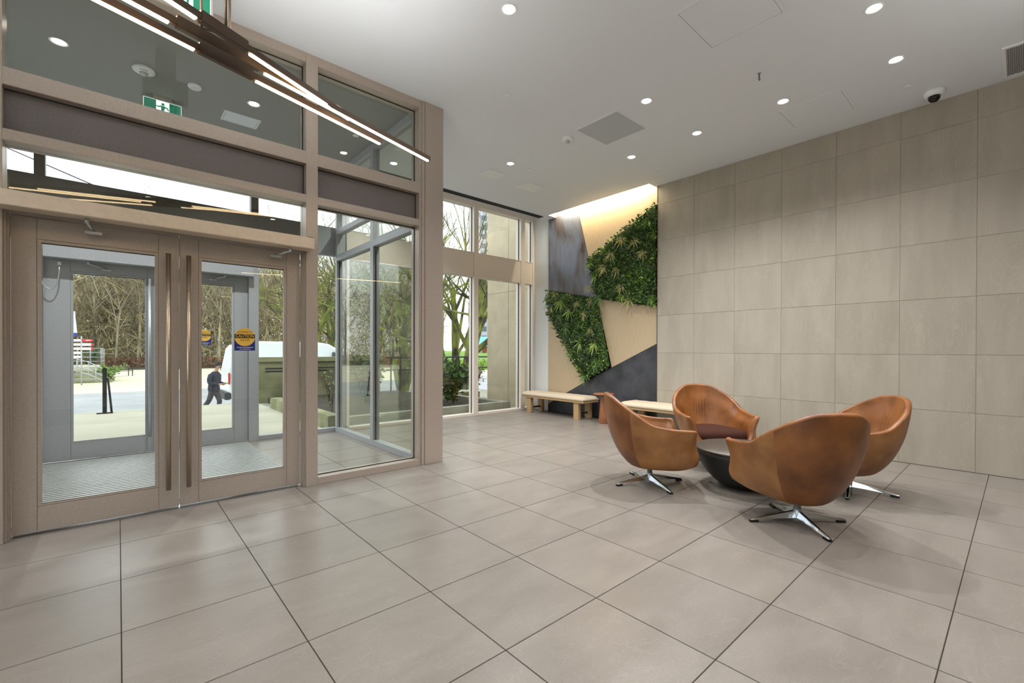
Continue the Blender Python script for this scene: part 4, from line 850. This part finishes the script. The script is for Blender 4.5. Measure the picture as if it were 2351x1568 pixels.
MB().box(.188, .202, -.022, .022, 1.592, 1.599).build('mouth', 'lamp_red', pe)
for sy in (-1, 1):
    MB().lathe([(0, -.009), (.009, 0), (0, .009)], 8, (.192, sy * .031, 1.662)).build('eye', 'black_print', pe)
    MB().lathe([(0, -.03), (.014, -.015), (.017, .01), (0, .03)], 8, (.11, sy * .088, 1.645)).build('ear', 'skin', pe)
part('collar', skin_mesh([((.055, 0, 1.44), .07), ((.075, 0, 1.49), .065)], [(0, 1)]), 'shirt', pe)
for x, y, z in ((.17, .09, .04), (-.29, -.09, .10)): MB().box(x - .17, x + .1, y - .045, y + .045, z - .04, z + .05).build('shoe', 'rubber', pe, bevel=.02)
for sy in (-1, 1):                                    # fingers closed on the paper
    hx, hy, hz = (.33, -.08, 1.07) if sy < 0 else (.32, .11, 1.08)
    m = MB()
    for q in range(4): m.tube([(hx + .01, hy - sy * .0 + (q - 1.5) * .018, hz), (hx + .055, hy + (q - 1.5) * .018 - sy * .01, hz + .005), (hx + .075, hy + (q - 1.5) * .016 - sy * .02, hz - .02)], [.009, .0085, .007], 6)
    m.tube([(hx - .01, hy - sy * .02, hz + .01), (hx + .04, hy - sy * .045, hz + .03)], [.011, .008], 6); m.build('fingers', 'skin', pe)
pa = empty('paper_sheet', at(491, 14.6, GZ) + rt * .42 + Vector((0, 0, 1.09)), math.atan2(rt.y, rt.x), 'small green leaflet held by the walking person', 'leaflet'); MB().box(-.03, .12, -.1, .1, -.004, .004, Matrix.Rotation(R(-12), 4, 'Y')).build('sheet', 'green_paper', pa)
# ---- across the road
sg = empty('sign_post', at(187, 27), math.atan2(rt.y, rt.x), 'wayfinding post with white direction boards and one red board', 'sign')
MB().tube([(0, 0, 0), (0, 0, 2.98)], .035, 10).build('post', 'rail_grey', sg)
for k in range(5):
    z = 2.72 - k * .25
    MB().box(-1.0, -.04, -.02, .02, z - .07, z + .07).build('board', 'sign_white', sg)
    if k < 3:
        o = MB().prism([(.04, z - .075), (.62, z - .075), (.70, z), (.62, z + .075), (.04, z + .075)], lambda p: (p[0], -.02, p[1]), lambda p: (p[0], .02, p[1])).build('board', 'sign_red' if k == 0 else 'sign_white', sg)
        if k == 0: o['label'] = 'red arrow shaped board'; MB().box(.28, .56, -.024, -.02, z - .018, z + .018).build('lettering', 'white_print', o)
        else: MB().prism([(.60, z - .08), (.64, z - .08), (.74, z), (.64, z + .08), (.60, z + .08)], lambda p: (p[0], -.024, p[1]), lambda p: (p[0], .024, p[1])).build('arrow_tip', 'sign_red', o)
sd_ = px_dir(200); st = empty('garden_steps', at(200, 28.6), math.atan2(sd_.y, sd_.x) - math.pi / 2, 'mossy concrete steps below the ramp across the road', 'steps', kind='structure')
for k in range(5): MB().box(-3, 1.2 - .1 * k, k * .42, 3.5, k * .15, k * .15 + .15).build('step', 'concrete_moss' if k % 2 == 0 else 'concrete', st, bevel=.01)
MB().box(-3, .7, 2.2, 8, .75, 1.0).build('landing', 'paving', st)
a_, b_ = at(160, 29.5, GZ + .75), at(247, 29.0, GZ + .2)
railing('ramp_railing', [at(150, 27.6, GZ + .75), at(203, 27.6, GZ + .4), at(237, 27.4, GZ)], [1.0, .55, .25], [0, .5, 1.0, 1.5, 2.0], 'pale grey sloping handrail on the steps across the road', .025, .025, 'rail_grey')
railing('ramp_railing', [at(150, 33, GZ + 1.0), at(232, 33, GZ + 1.0), at(239, 36, GZ + 1.0)], [1.25, .95, .6, .3], [0, .35, .7, 1.0, 1.5, 2.0], 'pale grey guard rail around the ramp landing', .025, .025, 'rail_grey')
shrub('garden_shrub', *at(252, 30.5, GZ), .8, 1.2, 420, 'round green shrub beside the ramp across the road', ['leaf_mid', 'leaf_lime'], 81, 12, (.12, .22)); shrub('garden_shrub', *at(212, 34, GZ + .9), .6, 1.3, 260, 'dark green shrub behind the direction sign', ['leaf_dark'], 82, 10, (.12, .22))
pb = empty('park_bench', at(275, 36), .5, 'small dark park bench on the plaza edge', 'bench')
for x in (-.75, .75): MB().tube([(x, -.25, 0), (x, -.25, .62), (x, .25, .6), (x, .25, 0)], .03, 6).build('leg', 'black_metal', pb); MB().tube([(x, .22, .4), (x, .34, .9)], .03, 6).build('back_post', 'black_metal', pb)
for y in (-.2, -.05, .1): MB().box(-.85, .85, y, y + .11, .42, .46).build('slat', 'bark', pb)
for z in (.6, .75): MB().box(-.85, .85, .26, .30, z, z + .1).build('slat', 'bark', pb)
bp = empty('bike_post', at(526, 46), 0, 'white hire bike post on the plaza', 'post'); MB().box(-.16, .16, -.12, .12, 0, 1.75).build('post', 'sign_white', bp, bevel=.05)
for s_ in (-1, 1): MB().tube([(.32 * math.cos(t_) + s_ * .5, -.3, .34 + .32 * math.sin(t_)) for t_ in [i * math.pi / 10 for i in range(21)]], .03, 6).build('wheel', 'rubber', bp)
MB().tube([(-.5, -.3, .34), (-.2, -.3, .75), (.35, -.3, .8), (.5, -.3, .34)], .025, 6).build('bike_frame', 'leaf_lime', bp)
bn = empty('banner', at(168, 25), math.atan2(rt.y, rt.x), 'pale blue and navy banner at the edge of the door glass', 'banner'); MB().tube([(-.35, 0, 0), (-.35, 0, 5.6)], .04, 8).build('pole', 'rail_grey', bn)
MB().prism([(-.3, 3.1), (.22, 3.1), (.12, 4.0), (.1, 4.3), (-.3, 4.3)], lambda p: (p[0], -.01, p[1]), lambda p: (p[0], .01, p[1])).build('cloth', 'flag_white', bn); MB().box(-.3, .23, -.015, .015, 2.9, 3.1).build('lower_band', 'navy', bn)
# ---- far right: lawn, play hut, tower, lamp
A, B, C_, D_ = at(960, 50, .1), at(1160, 50, .1), at(1200, 110, 1.12), at(940, 110, 1.12)
tag(MB().add([A, B, C_, D_] + [Vector((p.x, p.y, GZ)) for p in (A, B, C_, D_)], [(0, 1, 2, 3), (4, 7, 6, 5), (0, 4, 5, 1), (1, 5, 6, 2), (2, 6, 7, 3), (3, 7, 4, 0)]).build('ground_lawn', 'grass'), 'bright green sloping lawn beyond the railing', 'lawn', kind='structure')
ra = math.atan2(rt.y, rt.x)
ph = empty('play_hut', at(1092, 88, .72), ra, 'low building with pale teal roof beyond the lawn', 'building')
MB().box(0, 6, 0, 4, 0, 1.35).build('wall', 'tower_wall', ph); MB().prism([(-.5, 1.35), (6.5, 1.35), (6.0, 3.3), (.0, 3.3)], lambda p: (p[0], -.6 + (p[1] - 1.35) * 1.2, p[1]), lambda p: (p[0], 4.6 - (p[1] - 1.35) * .8, p[1])).build('roof', 'roof_teal', ph)
MB().box(1.3, 2.2, -.05, 0, 0, 1.25).build('door', 'brick_red', ph); MB().box(.2, .9, -.05, 0, .3, 1.1).build('window', 'tower_glass', ph)
ps = empty('play_slide', at(1066, 84, .68), ra, 'orange playground slide tower on the lawn', 'slide')
for x in (0, .9): MB().box(x, x + .1, 0, .1, 0, 2.6).build('post', 'play_orange', ps)
MB().box(0, 1, 0, 1, 1.5, 2.2).build('platform', 'play_orange', ps); MB().prism([(1, 1.5), (2.6, 0), (2.8, 0), (1.05, 1.75)], lambda p: (p[0], .2, p[1]), lambda p: (p[0], .8, p[1])).build('chute', 'play_orange', ps); MB().prism([(-.2, 2.6), (1.2, 2.6), (.5, 3.4)], lambda p: (p[0], -.2, p[1]), lambda p: (p[0], 1.2, p[1])).build('roof', 'roof_teal', ps)
tw_ = empty('apartment_tower', at(1097, 150, -.6), ra + .3, 'pale apartment tower with balconies behind the mossy tree', 'building')
MB().box(0, 16, 0, 16, 0, 62).build('wall', 'tower_wall', tw_)
wm = MB().box(0, 1.8, -.06, 0, 0, 1.7).build('window', 'tower_glass', tw_, (1.2, 0, 2)); bs = MB().box(0, 2.6, -1.3, 0, 0, .9).build('balcony', 'sign_white', tw_, (3.6, 0, 3.3))
for k in range(19):
    for x in (1.2, 6.8, 10.5):
        if k or x > 2: share('window', wm.data, (x, 0, 2 + k * 3.1), tw_)
    if k: share('balcony', bs.data, (3.6, 0, 3.3 + k * 3.1), tw_)
lp = empty('lamp_post', at(1071, 21), ra, 'thin black lamp post beside the lawn', 'lamp post'); MB().tube([(0, 0, 0), (0, 0, 2.95), (.25, 0, 2.95)], .035, 8).build('pole', 'black_metal', lp); MB().box(.15, .5, -.08, .08, 2.9, 2.98).build('lamp_head', 'black_metal', lp)
